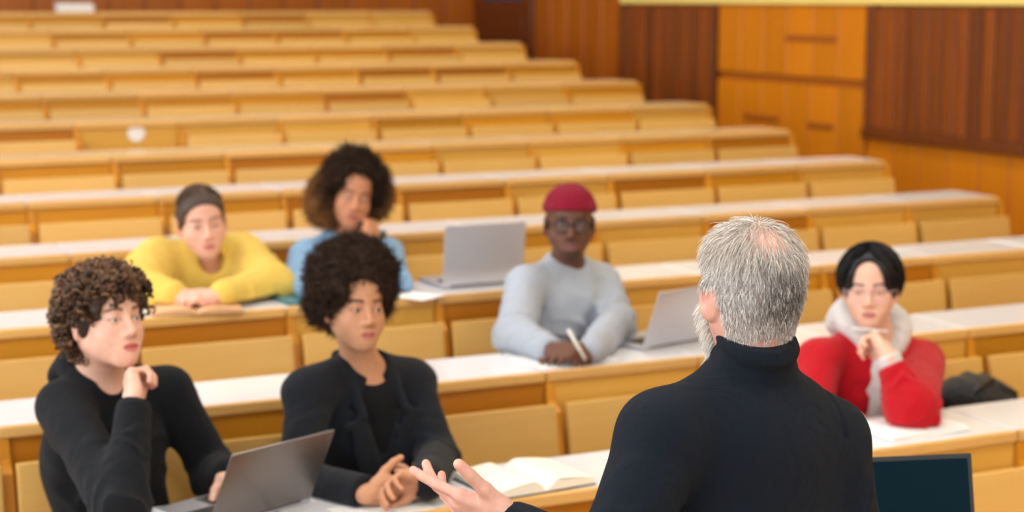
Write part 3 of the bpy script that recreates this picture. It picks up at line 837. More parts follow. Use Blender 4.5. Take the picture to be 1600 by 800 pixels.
# ------------------------------------------------------------------ the lecturer (grey hair, black turtleneck, seen from behind)
def lecturer():
    H = atD(1174, 452, 2.9)
    R = frame_from(face_dir(H, -25, -2, True), .0)
    p = Person('person', 'grey-haired bearded lecturer in black turtleneck standing with one palm open', (H[0]+.02, H[1]-.03, 0), .0030)
    p.head(H, R, .99, jaw=1.1, ear=1.3)
    nb = atD(1170, 592, 2.93)
    p.neck(nb, .060, .062)
    shL, shR = atD(1036, 682, 2.83), atD(1290, 690, 2.99)
    pel = nb+np.array([-.01, -.02, -.54])
    p.torso(pel, shR, shL)
    elL, wrL = atD(950, 888, 2.74), atD(800, 820, 2.86)
    elR, wrR = atD(1338, 930, 3.0), atD(1330, 1130, 3.10)
    p.arm(shL, elL, wrL, (.045, .042, .027)); p.arm(shR, elR, wrR, (.045, .042, .027))
    # left hand, open, thumb up
    fl = nrm(RV*-.93+UV*.26+DV*.25)
    palm = nrm(DV*.75+UV*.62-RV*.1)
    tips = p.hand(wrL, fl, palm, 1, [(.10, .12, .08), (.42, .30, .2), (.62, .35, .2), (.75, .4, .25)], (.05, .05, -.04, -.14), thumb=(.72, .68, -.05), thumb_bend=-.0, sc=1.04)
    p.hand(wrR, (0, .1, -1), p.TR[:, 0], -1, [.35, .4, .45, .5], sc=1.0)
    silver = np.array(srgb(206, 201, 195)[:3]); dark = np.array(srgb(80, 76, 74)[:3]); pink = np.array(srgb(226, 172, 150)[:3])
    def region(q):
        x, y, z = q.T
        low = -.070-.010*np.abs(x)/.07
        m = sstep(low-.012, low+.008, z)*sstep(-.05, -.03, y+.4*np.maximum(z-.02, 0)+.0)
        side = (np.abs(x) > .060) & (y < .035) & (z < .028)
        m = m*np.where(side, sstep(-.002, .022, z+.5*np.maximum(0, -y)), 1)
        return m
    bald_c = np.array([.002, .072, .090])
    def bald(q): return np.exp(-(((q-bald_c)/np.array([.044, .042, .046]))**2).sum(1))
    def darkness(q):
        x, y, z = q.T
        return np.clip(1.25*np.exp(-(((x+.016)/.050)**2+((z+.004)/.050)**2))*(y > .02)+.25*np.exp(-(((x+.01)/.05)**2+((z-.055)/.02)**2))*(y > .02), 0, 1)
    def scalp(q, c, mixin):
        m = region(q); b = bald(q)
        mixin(silver*.75, m*.75*(1-b)); mixin(dark, m*.6*darkness(q)*(1-b)); mixin(pink, b*.8)
        x, y, z = q.T
    p.finish_body((212, 162, 144), (190, 110, 100), (120, 110, 104), scalp)
    p.eyes((80, 100, 120))
    rng = np.random.default_rng(3)
    # hair strands
    def dens(q): return region(q)*(1-.88*np.clip(bald(q)*1.15, 0, 1))
    idx, P0, NN, q = pick(p, dens, 28000, rng)
    x, y, z = q.T
    out = q-bald_c; flow = out+np.stack([0*x, .03+0*x, -.12+0*x], 1)
    flow = flow@R.T; flow -= (flow*NN).sum(1)[:, None]*NN; flow /= np.linalg.norm(flow, axis=1)[:, None]+1e-9
    top = sstep(.02, .09, z)
    ln = (.007+.020*top+.004*sstep(-.04, .0, z))*rng.uniform(.7, 1.25, len(x))
    t = np.linspace(0, 1, 4)
    jit = rng.normal(size=(len(x), 3))*.28
    lift = (.50-.12*top)[:, None]
    d1 = flow+NN*lift+jit; d1 /= np.linalg.norm(d1, axis=1)[:, None]
    S = P0[:, None]+d1[:, None]*(ln[:, None]*t)[..., None]-Z3*(ln[:, None]*.25*t**2)[..., None]-NN[:, None]*(ln[:, None]*.28*t**2)[..., None]
    dk = darkness(q)*rng.uniform(.5, 1.2, len(x))
    col = silver*(1-np.clip(dk, 0, 1))[:, None]+dark*np.clip(dk, 0, 1)[:, None]
    col = col*np.exp(rng.normal(size=(len(x), 1))*.38)+0
    col[rng.random(len(x)) < .12] = srgb(236, 232, 226)[:3]
    warm = sstep(.03, .1, z)*.35; col = col*(1-warm[:, None])+np.array(srgb(186, 160, 132)[:3])*warm[:, None]
    V, Q, C = ribbons(S, .0011, rng, col)
    p.mesh('hair', V, Q, M_HAIR, np.clip(C, 0, .9))
    # beard
    def beard_reg(q):
        x, y, z = q.T
        return ((z < -.030) & (y < -.008) & (z > -.125) & (y < .01+.3*(z+.03)*0+.0)).astype(float)*(np.abs(x)+np.maximum(0, -z-.05) > .035)*(1-((np.abs(x) < .026) & (z > -.083) & (y < -.07)))
    idx, P0, NN, q = pick(p, beard_reg, 9000, rng)
    d1 = NN*.75+np.array([0, 0, -.75])+rng.normal(size=NN.shape)*.22+(R@np.array([0, -.3, 0])); d1 /= np.linalg.norm(d1, axis=1)[:, None]
    ln = rng.uniform(.008, .020, len(P0))
    S = P0[:, None]+d1[:, None]*(ln[:, None]*t)[..., None]-Z3*(ln[:, None]*.4*t**2)[..., None]
    col = np.tile(np.array(srgb(224, 216, 206)[:3]), (len(P0), 1))*np.exp(rng.normal(size=(len(P0), 1))*.12)
    V, Q, C = ribbons(S, .0012, rng, col); p.mesh('beard', V, Q, M_HAIR, np.clip(C, 0, .9))
    # turtleneck sweater
    knit = fabric('black_knit', srgb(10, 18, 28), srgb(18, 28, 41), .95, 1400, .06, 9, .4)
    F = p.top(elR, wrR, elL, wrL, 1.0, chest=(.178, .125, .19), belly=(.165, .125, .22), hips=(.17, .13, .12), shr=.078, sl=(.074, .058, .040), amp=.007, seed=11, trap=.056)
    zt = p.TR[:, 2]
    F.ell(p.nb-zt*.10+p.TR[:, 1]*.035, (.13, .085, .10), p.TR, .05)
    up = nrm(p.P(0, .02, -.06)-p.nb)
    c0 = p.nb-up*.01; c1 = p.P(0, .026, -.088)
    F.cone(c0, c1, .071, .066, .03)
    # rolled neck with soft folds
    for i, (tt, rr) in enumerate(((.30, .0705), (.62, .0700), (.98, .0685))):
        c = c0*(1-tt)+c1*tt; th = np.linspace(0, 2*math.pi, 21)
        a = p.TR[:, 0]; b = nrm(np.cross(up, a))
        ring = [c+(a*math.cos(u)+b*math.sin(u))*(rr-.006)+up*(.004*math.sin(u*2+i)) for u in th]
        F.path(ring, .0095, .006)
    F.cut(c1+up*.016, up, c1-.12, c1+np.array([.12, .12, .12]), .004)
    F.cut(wrL+nrm(wrL-elL)*.008, nrm(wrL-elL), wrL-.07, wrL+.07, .004)
    # shoulder seam: a shallow groove from the neck out to each shoulder and round the arm hole
    for sh, sg in ((shL, 1), (shR, -1)):
        ax = nrm(sh-p.nb); c = sh-ax*.030
        th = np.linspace(.1, math.pi-.1, 14); e1 = zt; e2 = p.TR[:, 1]
        F.path([c+(e2*math.cos(u)+e1*math.sin(u))*.0795+ax*.004 for u in th], .0035, .004, 's')
        e3 = nrm(np.cross(ax, e1))
    p.obj(F, 'turtleneck_sweater', knit, .0050, 1)
    # trousers and shoes
    F = Field()
    for m in (-1, 1):
        hip = pel+p.TR[:, 0]*m*.09+np.array([0, 0, -.06]); kn = np.array([hip[0], hip[1]+.01, .50]); an = np.array([hip[0], hip[1]-.01, .09])
        F.cone(hip, kn, .095, .068, .03); F.cone(kn, an, .066, .055, .03)
        S_ = Field(); fwd = -p.TR[:, 1]; S_.ell(an+fwd*.07+np.array([0, 0, -.045]), (.048, .14, .048), p.TR, 0); S_.cut((0, 0, .004), (0, 0, -1), [-9]*3, [9]*3)
        field_obj(S_, 'shoe', M_BLACKFRAME, .008, p.root)
    F.ell(pel+np.array([0, 0, -.02]), (.168, .128, .12), p.TR, .05)
    p.obj(F, 'trousers', fabric('dark_trousers', srgb(30, 32, 38)), .009)
    return p
LECT = lecturer()
# ------------------------------------------------------------------ hair helpers
def cap(p, g, face_c=(0, -.10, -.035), face_r=(.075, .085, .105), nape=-.075, k=.012, sides=True):
    F = Field()
    F.ell(p.P(0, .014, .034), (np.array([.0755, .095, .083])+g)*p.s, p.R, 0)
    F.ell(p.P(0, .036, -.008), (np.array([.064, .068, .060])+g*.9)*p.s, p.R, .03)
    F.ell(p.P(0, -.043, .05), (np.array([.057, .046, .050])+g)*p.s, p.R, .03)
    F.ell(p.P(*face_c), np.array(face_r)*p.s, p.R, k, 's')
    F.half(p.P(0, .05, nape), -p.R[:, 2], .01)
    return F
def frizz(p, V, Q, n, ln, rad, wdt, colf, seed, name='hair_frizz', turns=2.2, out=.9, parent=None):
    """little curls standing out of a hair volume"""
    rng = np.random.default_rng(seed); NN = vnormals(V, Q)
    i = rng.choice(len(V), n); P0 = V[i]-NN[i]*.004; N0 = NN[i]+rng.normal(size=(n, 3))*.45; N0 /= np.linalg.norm(N0, axis=1)[:, None]
    a = np.cross(N0, rng.normal(size=(n, 3))); a /= np.linalg.norm(a, axis=1)[:, None]+1e-9; b = np.cross(N0, a)
    t = np.linspace(0, 1, 8); L = ln*rng.uniform(.5, 1.3, n); r_ = rad*rng.uniform(.6, 1.4, n); ph = rng.uniform(0, 6.28, n)
    an = ph[:, None]+turns*6.28*t[None]
    S = P0[:, None]+N0[:, None]*(L[:, None]*t*out)[..., None]+a[:, None]*(r_[:, None]*np.cos(an))[..., None]+b[:, None]*(r_[:, None]*np.sin(an))[..., None]
    Vr, Qr, C = ribbons(S, wdt, rng, colf(p.loc(P0), rng))
    return Vr, Qr, C
def afro(p, ells, subs, col, tip, amp=.008, h=.005, nfr=9000, ln=.022, seed=5, wdt=.0016):
    F = Field()
    for j, (c, r) in enumerate(ells): F.ell(p.P(*c), np.array(r)*p.s, p.R, 0 if j == 0 else .03)
    lo = np.array([-.3]*3)
    F.disp(lambda q: wob(q, 38, seed+4)*amp*.7+wob(q, 95, seed)*amp*.6+wob(q, 210, seed+1)*amp*.5, p.P(0, .03, .04), .40)
    for (c, r) in subs: F.ell(p.P(*c), np.array(r)*p.s, p.R, .012, 's')
    V, Q = F.polygonise(h)
    col = np.array(srgb(*col)[:3]); tip = np.array(srgb(*tip)[:3])
    q = p.loc(V); base = np.tile(col, (len(V), 1))
    def colf(qq, rng):
        m = tipmask(qq)[:, None]
        return (col*(1-m)+tip*m)*np.exp(rng.normal(size=(len(qq), 1))*.35)
    def tipmask(qq): return np.clip(sstep(.10, .17, np.abs(qq[:, 0]))*.9+sstep(.0, -.13, qq[:, 2])*.9, 0, 1)
    m = tipmask(q)[:, None]*.6; base = base*(1-m)+tip*m
    Vr, Qr, C = frizz(p, V, Q, nfr, ln, .0035, wdt, colf, seed)
    VV, QQ = merge([(V, Q), (Vr, Qr)])
    p.mesh('hair', VV, QQ, M_FRIZZ, np.clip(np.concatenate([base, C]), 0, 1))
def combed(p, n, g, el0, el_end, az_shift, wdt, col, seed, name='hair', mat=None, m=9, jit=.004, az=None, cen=(0, .014, .034), var=.3, gvar=.006):
    """strands lying over the skull: azimuth from the face direction, falling from el0 to el_end(az)"""
    rng = np.random.default_rng(seed)
    a0 = rng.uniform(-math.pi, math.pi, n) if az is None else az(rng, n)
    t = np.linspace(0, 1, m)
    e1 = el_end(a0, rng); es = el0-np.abs(rng.normal(size=n))*.12
    A = a0[:, None]+az_shift(a0)[:, None]*t[None]; E_ = es[:, None]+(e1-es)[:, None]*t[None]
    gg = (g+rng.uniform(-gvar, gvar, n))[:, None]+0*t[None]
    rad = np.stack([.0755+gg, .095+gg, .083+gg], -1)
    d = np.stack([np.sin(A)*np.cos(E_), -np.cos(A)*np.cos(E_), np.sin(E_)], -1)
    S = np.array(cen)+d*rad+rng.normal(size=(n, 1, 3))*jit*t[None, :, None]
    W = p.H+(S*p.s)@p.R.T
    c = np.array(srgb(*col)[:3])*np.exp(rng.normal(size=(n, 1))*var)
    V, Q, C = ribbons(W, wdt, rng, c)
    # ribbons lie flat on the head: widen along the tangent plane
    return V, Q, C
# ------------------------------------------------------------------ 1 boy with curly brown hair, black hoodie, front row
def ya(k): return lambda x, y, dy: atY(x, y, Yf(k)+dy)
def boy():
    A = ya(0); T0 = topz(0)
    H = A(164, 500, .46); R = frame_from(face_dir(H, 36, 9), math.radians(-3))
    nb = A(156, 586, .55)
    p = Person('person', 'young man with curly brown hair in black hoodie resting chin on fist', (nb[0], nb[1]+.12, floorz(0)))
    p.on_desk(0); p.on_desk(0, .0192, .03, .5)
    p.head(H, R, 1.03, jaw=.98, nose=1.0)
    p.neck(nb, .052, .060)
    pel = np.array([nb[0]+.03, Yf(0)+.61, floorz(0)+.57])
    p.torso(pel, A(98, 636, .50), A(262, 612, .60))
    elR = atZ(190, 798, T0+.062); wrR = A(209, 634, .27)
    elL = A(335, 742, .58); wrL = np.array([1.20, Yf(0)+.335, T0+.066])
    p.arm(p.shR, elR, wrR); p.arm(p.shL, elL, wrL)
    tgt = p.P(-.006, -.088, -.108)
    D = nrm(tgt-wrR)
    p.hand(wrR, D, nrm(RV*.85+DV*.45+UV*.1), -1, [(1.05, 1.3, .7), (1.2, 1.3, .7), (1.3, 1.3, .7), (1.35, 1.3, .7)], (0, 0, 0, -.03), thumb=(.8, .35, .5), thumb_bend=.45)
    p.hand(wrL, nrm(np.array([.10, -1, -.12])), (0, 0, -1), 1, [.15, .16, .18, .2])
    p.finish_body((228, 180, 158), (196, 98, 98), (84, 56, 38), bl=.2)
    p.eyes((70, 90, 105), (.0, .0))
    brown = (62, 42, 28)
    F = cap(p, .014, (0, -.118, -.034), (.086, .088, .112), -.088); F.disp(lambda q: wob(q, 120, 3)*.006, p.P(0, .01, .04), .3)
    rng = np.random.default_rng(8)
    V0, Q0 = F.polygonise(.005); NN = vnormals(V0, Q0); q0 = p.loc(V0)
    ok = np.nonzero((q0[:, 2] > -.07) & ~((q0[:, 2] < .02) & (q0[:, 1] < .030)) & ~((q0[:, 2] < .058) & (q0[:, 1] < -.045)))[0]
    parts, cols = [(V0, Q0)], [np.tile(np.array(srgb(54, 36, 23)[:3]), (len(V0), 1))]
    n = 680; idx = rng.choice(ok, n); t = np.linspace(0, 1, 15)
    for i in idx:
        P0 = V0[i]; N0 = NN[i]; dn = -Z3*.9+rng.normal(size=3)*.45+(R@np.array([0, -.35 if q0[i, 1] < -.03 else .1, 0]))
        dn = dn-(dn@N0)*N0*.9; dn = nrm(dn)
        L = rng.uniform(.030, .055) if q0[i, 1] > -.05 else rng.uniform(.016, .030)
        base = P0+N0*(.004+.016*np.sin(t*math.pi*.8))[:, None]+dn*(L*t)[:, None]
        a = nrm(np.cross(dn, N0)); rr = rng.uniform(.004, .0085); tu = rng.uniform(1.2, 2.3)*rng.choice((-1, 1)); ph = rng.uniform(0, 6.28)
        base = base+a*(rr*np.cos(ph+tu*6.28*t))[:, None]+N0*(rr*np.sin(ph+tu*6.28*t))[:, None]
        V, Q = tube_arrays(base, .0042*(1-.55*t)*rng.uniform(.8, 1.25), 5); parts.append((V, Q))
        c = np.array(srgb(*[(78, 52, 33), (98, 68, 44), (58, 38, 25), (118, 86, 58)][rng.integers(0, 4)])[:3])
        cols.append(np.tile(c, (len(V), 1)))
    V, Q = merge(parts); p.mesh('hair', V, Q, M_HAIR, np.concatenate(cols))
    knit = fabric('black_hoodie_cotton', srgb(14, 16, 20), srgb(24, 27, 32), .95, 1200, .1, 12, .3)
    wd = nrm(wrR-elR)
    F = p.top(elR, wrR-wd*.012, elL, wrL, 1.0, chest=(.160, .115, .17), belly=(.165, .13, .22), shr=.062, sl=(.070, .066, .044), amp=.014, seed=31, trap=.058)
    zt, yt, xt = p.TR[:, 2], p.TR[:, 1], p.TR[:, 0]
    th = np.linspace(0, 2*math.pi, 25)
    ring = [nb+xt*.078*math.sin(u)+yt*(-.074*math.cos(u)+.012)+zt*(.018-.052*max(0, math.cos(u))**2+.022*max(0, -math.cos(u))) for u in th]
    F.path(ring, [.021+.008*max(0, -math.cos(u)) for u in th], .012)
    F.ell(nb+yt*.09-zt*.01, (.10, .05, .06), p.TR, .03)
    F.ell(nb-yt*.075+zt*.030, (.050, .060, .062), p.TR, .008, 's')
    F.cut(wrR+wd*.004, wd, wrR-.06, wrR+.06)
    p.obj(F, 'hoodie', knit, .0062)
    p.cuff(elR, wrR+wd*.004, .039, .05, knit, 'cuff')
    p.legs_seated(fabric('dark_jeans', srgb(32, 38, 54)), floorz(0), Yf(0)+.22)
    rg = [p.V[0]*0]
    return p
boy()
# ------------------------------------------------------------------ 2 woman with short afro, black blazer, front row
def blazer_woman():
    A = ya(0); T0 = topz(0)
    H = A(554, 480, .50); R = frame_from(face_dir(H, 24, 4), math.radians(-4))
    nb = A(566, 574, .57)
    p = Person('person', 'young woman with short afro in black blazer with hands clasped on desk', (nb[0], nb[1]+.10, floorz(0)))
    p.on_desk(0, .0022)
    p.head(H, R, .98, jaw=.90, nose=1.0, lips=1.2, eye_h=.0064, brow=.6)
    p.neck(nb, .047, .054)
    pel = np.array([nb[0]+.0, Yf(0)+.61, floorz(0)+.57])
    p.torso(pel, A(483, 615, .53), A(641, 599, .61))
    elR = atZ(468, 772, T0+.075); wrR = atZ(580, 772, T0+.036)
    elL = A(684, 716, .44); wrL = atZ(668, 752, T0+.060)
    elR[1] = Yf(0)+.36; elR = A(466, 752, .36)
    p.arm(p.shR, elR, wrR, (.036, .033, .022)); p.arm(p.shL, elL, wrL, (.036, .033, .022))
    c = atZ(642, 756, T0+.045)
    p.hand(wrR, nrm(c-wrR+RV*.02), nrm(DV*.75+Z3*.25+RV*.1), -1, [(.75, .9, .5), (.8, .9, .5), (.85, .9, .5), (.9, .9, .5)], (.03, .01, -.01, -.04), thumb=(.75, .55, .35), sc=.95)
    p.hand(wrL, nrm(-RV*.85-DV*.35+Z3*.05), nrm(-DV*.70-Z3*.45), 1, [(.6, .8, .4), (.65, .8, .4), (.7, .85, .4), (.75, .9, .5)], (.06, .01, -.02, -.05), thumb=(.75, .55, .3), sc=.95)
    p.finish_body((196, 142, 108), (176, 100, 92), (40, 28, 22), bl=.10, brow_w=.0040)
    p.eyes((40, 26, 20), (.10, .02))
    afro(p, [((0, .032, .072), (.126, .118, .118)), ((0, .06, .0), (.112, .09, .07))],
         [((0, -.110, -.030), (.070, .105, .105)), ((0, -.130, -.075), (.135, .140, .095))], (58, 44, 36), (92, 70, 54), .016, .006, 14000, .028, 5)
    wool = fabric('black_blazer_wool', srgb(18, 21, 27), srgb(26, 29, 36), .9, 1300, .12, 9, .22)
    tee = fabric('black_tshirt', srgb(9, 10, 14), srgb(14, 16, 20), .9, 1300, .1, 9, .2)
    zt, yt, xt = p.TR[:, 2], p.TR[:, 1], p.TR[:, 0]
    wd = nrm(wrR-elR)
    F = p.top(elR, wrR-wd*.03, elL, wrL, 1.0, chest=(.150, .112, .17), belly=(.135, .110, .22), hips=(.16, .125, .11), shr=.058, sl=(.064, .058, .048), amp=.009, seed=41, trap=.062)
    for sh in (p.shR, p.shL): F.ell(sh+zt*.010, (.070, .058, .034), p.TR, .05)
    for sh in (p.shR, p.shL): F.cone(nb+zt*.004+yt*.012, sh+zt*.022, .046, .044, .03)
    # open front
    F.cone(nb-yt*.13-zt*.02, nb-yt*.17-zt*.33, .070, .022, .012, 's')
    F.ell(nb-yt*.03+zt*.035, (.062, .085, .050), p.TR, .010, 's')
    # lapels and collar
    for m in (-1, 1):
        a = nb+xt*m*.066-yt*.028+zt*.010; b = nb+xt*m*.070-yt*.118-zt*.10; c2 = nb+xt*m*.018-yt*.140-zt*.33
        F.path([nb+xt*m*.050+yt*.055+zt*.028, a, b], [.013, .013, .012], .008)
        d = nrm(c2-b); T = np.stack([nrm(np.cross(yt, d)), nrm(np.cross(d, np.cross(yt, d))), d], 1)
        F.ell((b+c2)/2+xt*m*.020, (.036, .010, .125), T, .006)
        F.ell(b+xt*m*.036-zt*.02, (.030, .008, .016), p.TR, .004)
    F.path([nb+xt*.050+yt*.055+zt*.028, nb+yt*.078+zt*.030, nb-xt*.050+yt*.055+zt*.028], .015, .008)
    F.cut(wrR-wd*.018, wd, wrR-.07, wrR+.09)
    p.obj(F, 'blazer', wool, .006)
    G_ = Field(); G_.ell(nb-zt*.17, (.135, .100, .165), p.TR, 0); G_.ell(p.pel+zt*.17, (.12, .098, .2), p.TR, .08)
    G_.ell(nb-zt*.10, (.134, .092, .10), p.TR, .04)
    G_.ell(nb-yt*.075+zt*.025, (.054, .075, .052), p.TR, .010, 's')
    p.obj(G_, 't_shirt', tee, .0075)
    p.legs_seated(fabric('black_trousers', srgb(22, 22, 26)), floorz(0), Yf(0)+.22)
    return p
blazer_woman()
# ------------------------------------------------------------------ 3 student in red jacket, front row
def red_student():
    A = ya(0); T0 = topz(0)
    H = A(1360, 450, .46); R = frame_from(face_dir(H, -3, 0), math.radians(2))
    nb = A(1364, 520, .54)
    p = Person('person', 'black-haired student with clear glasses in red jacket and white hood holding a pen', (nb[0], nb[1]+.12, floorz(0)), .0038)
    p.on_desk(0); p.on_desk(0, .0182, -.3, .5)
    p.head(H, R, 1.0, jaw=1.0, nose=1.0, eye_h=.0030)
    p.neck(nb, .050, .058)
    pel = np.array([nb[0]-.01, Yf(0)+.61, floorz(0)+.57])
    p.torso(pel, A(1278, 566, .54), A(1440, 566, .56))
    elL = atZ(1424, 636, T0+.066); wrL = A(1387, 556, .24)
    elR = A(1262, 660, .42); wrR = atZ(1270, 640, T0+.045)
    p.arm(p.shR, elR, wrR); p.arm(p.shL, elL, wrL)
    tgt = p.P(.004, -.100, -.112); D = nrm(tgt-wrL)
    tips = p.hand(wrL, D, nrm(-RV*.70+DV*.65), 1, [(.95, 1.2, .7), (1.1, 1.3, .7), (1.2, 1.3, .7), (1.3, 1.3, .7)], (0, 0, 0, -.03), thumb=(.85, .35, .35), thumb_bend=.3)
    p.hand(wrR, nrm(np.array([.7, -.6, 0])), (0, 0, -1), -1, [.3, .35, .4, .4])
    p.finish_body((226, 178, 152), (186, 104, 96), (36, 28, 26), bl=.16)
    p.eyes((30, 20, 16), (0, -.25))
    glasses(p, glass_mat('clear_pink_frame', srgb(214, 178, 186), 1.0), M_LENS, .0255, .0215, -.102, .0013, 2.4)
    F = cap(p, .013, (0, -.116, -.016), (.060, .078, .132), -.080); F.disp(lambda q: wob(q, 60, 3)*.003, p.P(0, .01, .04), .3)
    V0, Q0 = F.polygonise(.005)
    dark = np.array(srgb(14, 13, 15)[:3])
    def el_end(a, rng):
        b = np.abs(a); e = np.where(b < 1.5, -.10+.10*rng.normal(size=len(a)), -.75)
        return e+rng.uniform(-.12, .12, len(a))
    V1, Q1, C1 = combed(p, 2600, .020, 1.50, el_end, lambda a: np.where(np.abs(a) < 1.2, np.sign(a+.10)*(.95-.55*np.abs(a)), 0.), .0055, (20, 19, 22), 4, gvar=.008)
    V, Q = merge([(V0, Q0), (V1, Q1)]); p.mesh('hair', V, Q, M_HAIR, np.concatenate([np.tile(dark, (len(V0), 1)), np.clip(C1, 0, .1)]))
    red = fabric('red_jacket_wool', srgb(196, 14, 30), srgb(172, 10, 24), .85, 700, .2, 11, .3)
    white = fabric('white_hoodie_fleece', srgb(226, 220, 216), srgb(206, 200, 196), .95, 700, .1, 14, .35)
    zt, yt, xt = p.TR[:, 2], p.TR[:, 1], p.TR[:, 0]; wd = nrm(wrL-elL)
    F = p.top(elR, wrR, elL, wrL-wd*.035, 1.02, chest=(.165, .120, .17), belly=(.16, .13, .22), shr=.066, sl=(.076, .082, .050), amp=.018, seed=51, trap=.056)
    F.cone(nb-yt*.155+zt*.02-xt*.03, nb-yt*.185-zt*.35-xt*.045, .052, .046, .008, 's')
    F.ell(nb-yt*.04+zt*.03, (.095, .11, .060), p.TR, .015, 's')
    F.cut(wrL-wd*.030, wd, wrL-.09, wrL+.09)
    p.obj(F, 'red_jacket', red, .0066)
    for t in (.07, .13, .19):
        c = nb-yt*.135-zt*t+xt*.052
        V, Q = uv_ball(10, 8); p.mesh('snap_button', V*.0075+c, Q, plain('snap_metal', srgb(220, 190, 185), .3, .5))
    W = Field(); W.ell(nb-zt*.17, (.150, .112, .165), p.TR, 0); W.ell(p.pel+zt*.17, (.14, .118, .2), p.TR, .08)
    th = np.linspace(0, 2*math.pi, 25)
    ring = [nb+xt*.098*math.sin(u)+yt*(-.085*math.cos(u)+.012)+zt*(.036-.080*max(0, math.cos(u))**2+.030*max(0, -math.cos(u))) for u in th]
    W.path(ring, [.031+.008*abs(math.sin(u)) for u in th], .012)
    W.ell(nb+yt*.10+zt*.01, (.11, .055, .075), p.TR, .03)
    W.ell(nb-yt*.080+zt*.035, (.040, .060, .060), p.TR, .012, 's')
    W.path([nb-yt*.095-zt*.02-xt*.03, nb-yt*.118-zt*.12-xt*.038, nb-yt*.122-zt*.30-xt*.045], [.034, .034, .034], .02)
    W.disp(folds(nrm(zt+xt*.3), 80, .006, 9), nb, .22)
    p.obj(W, 'white_hood', white, .0062)
    p.cuff(elL, wrL-wd*.004, .036, .035, white, 'white_cuff')
    p.legs_seated(fabric('blue_jeans', srgb(50, 60, 84)), floorz(0), Yf(0)+.22)
    # pen held level between the fingers
    a = tgt+RV*-.060+Z3*.004-DV*.016; b = tgt+RV*.055-Z3*.008-DV*.006
    V, Q = tube_arrays([a, a*.97+b*.03, a*.5+b*.5, b*.97+a*.03, b], [.0015, .004, .0042, .004, .002], 8)
    pen = link('pen', mesh_np('pen', V, Q), plain('white_pen', srgb(235, 232, 230), .3)); tag(pen, 'white pen held at the chin of the student in red jacket', 'pen')
    return p
red_student()
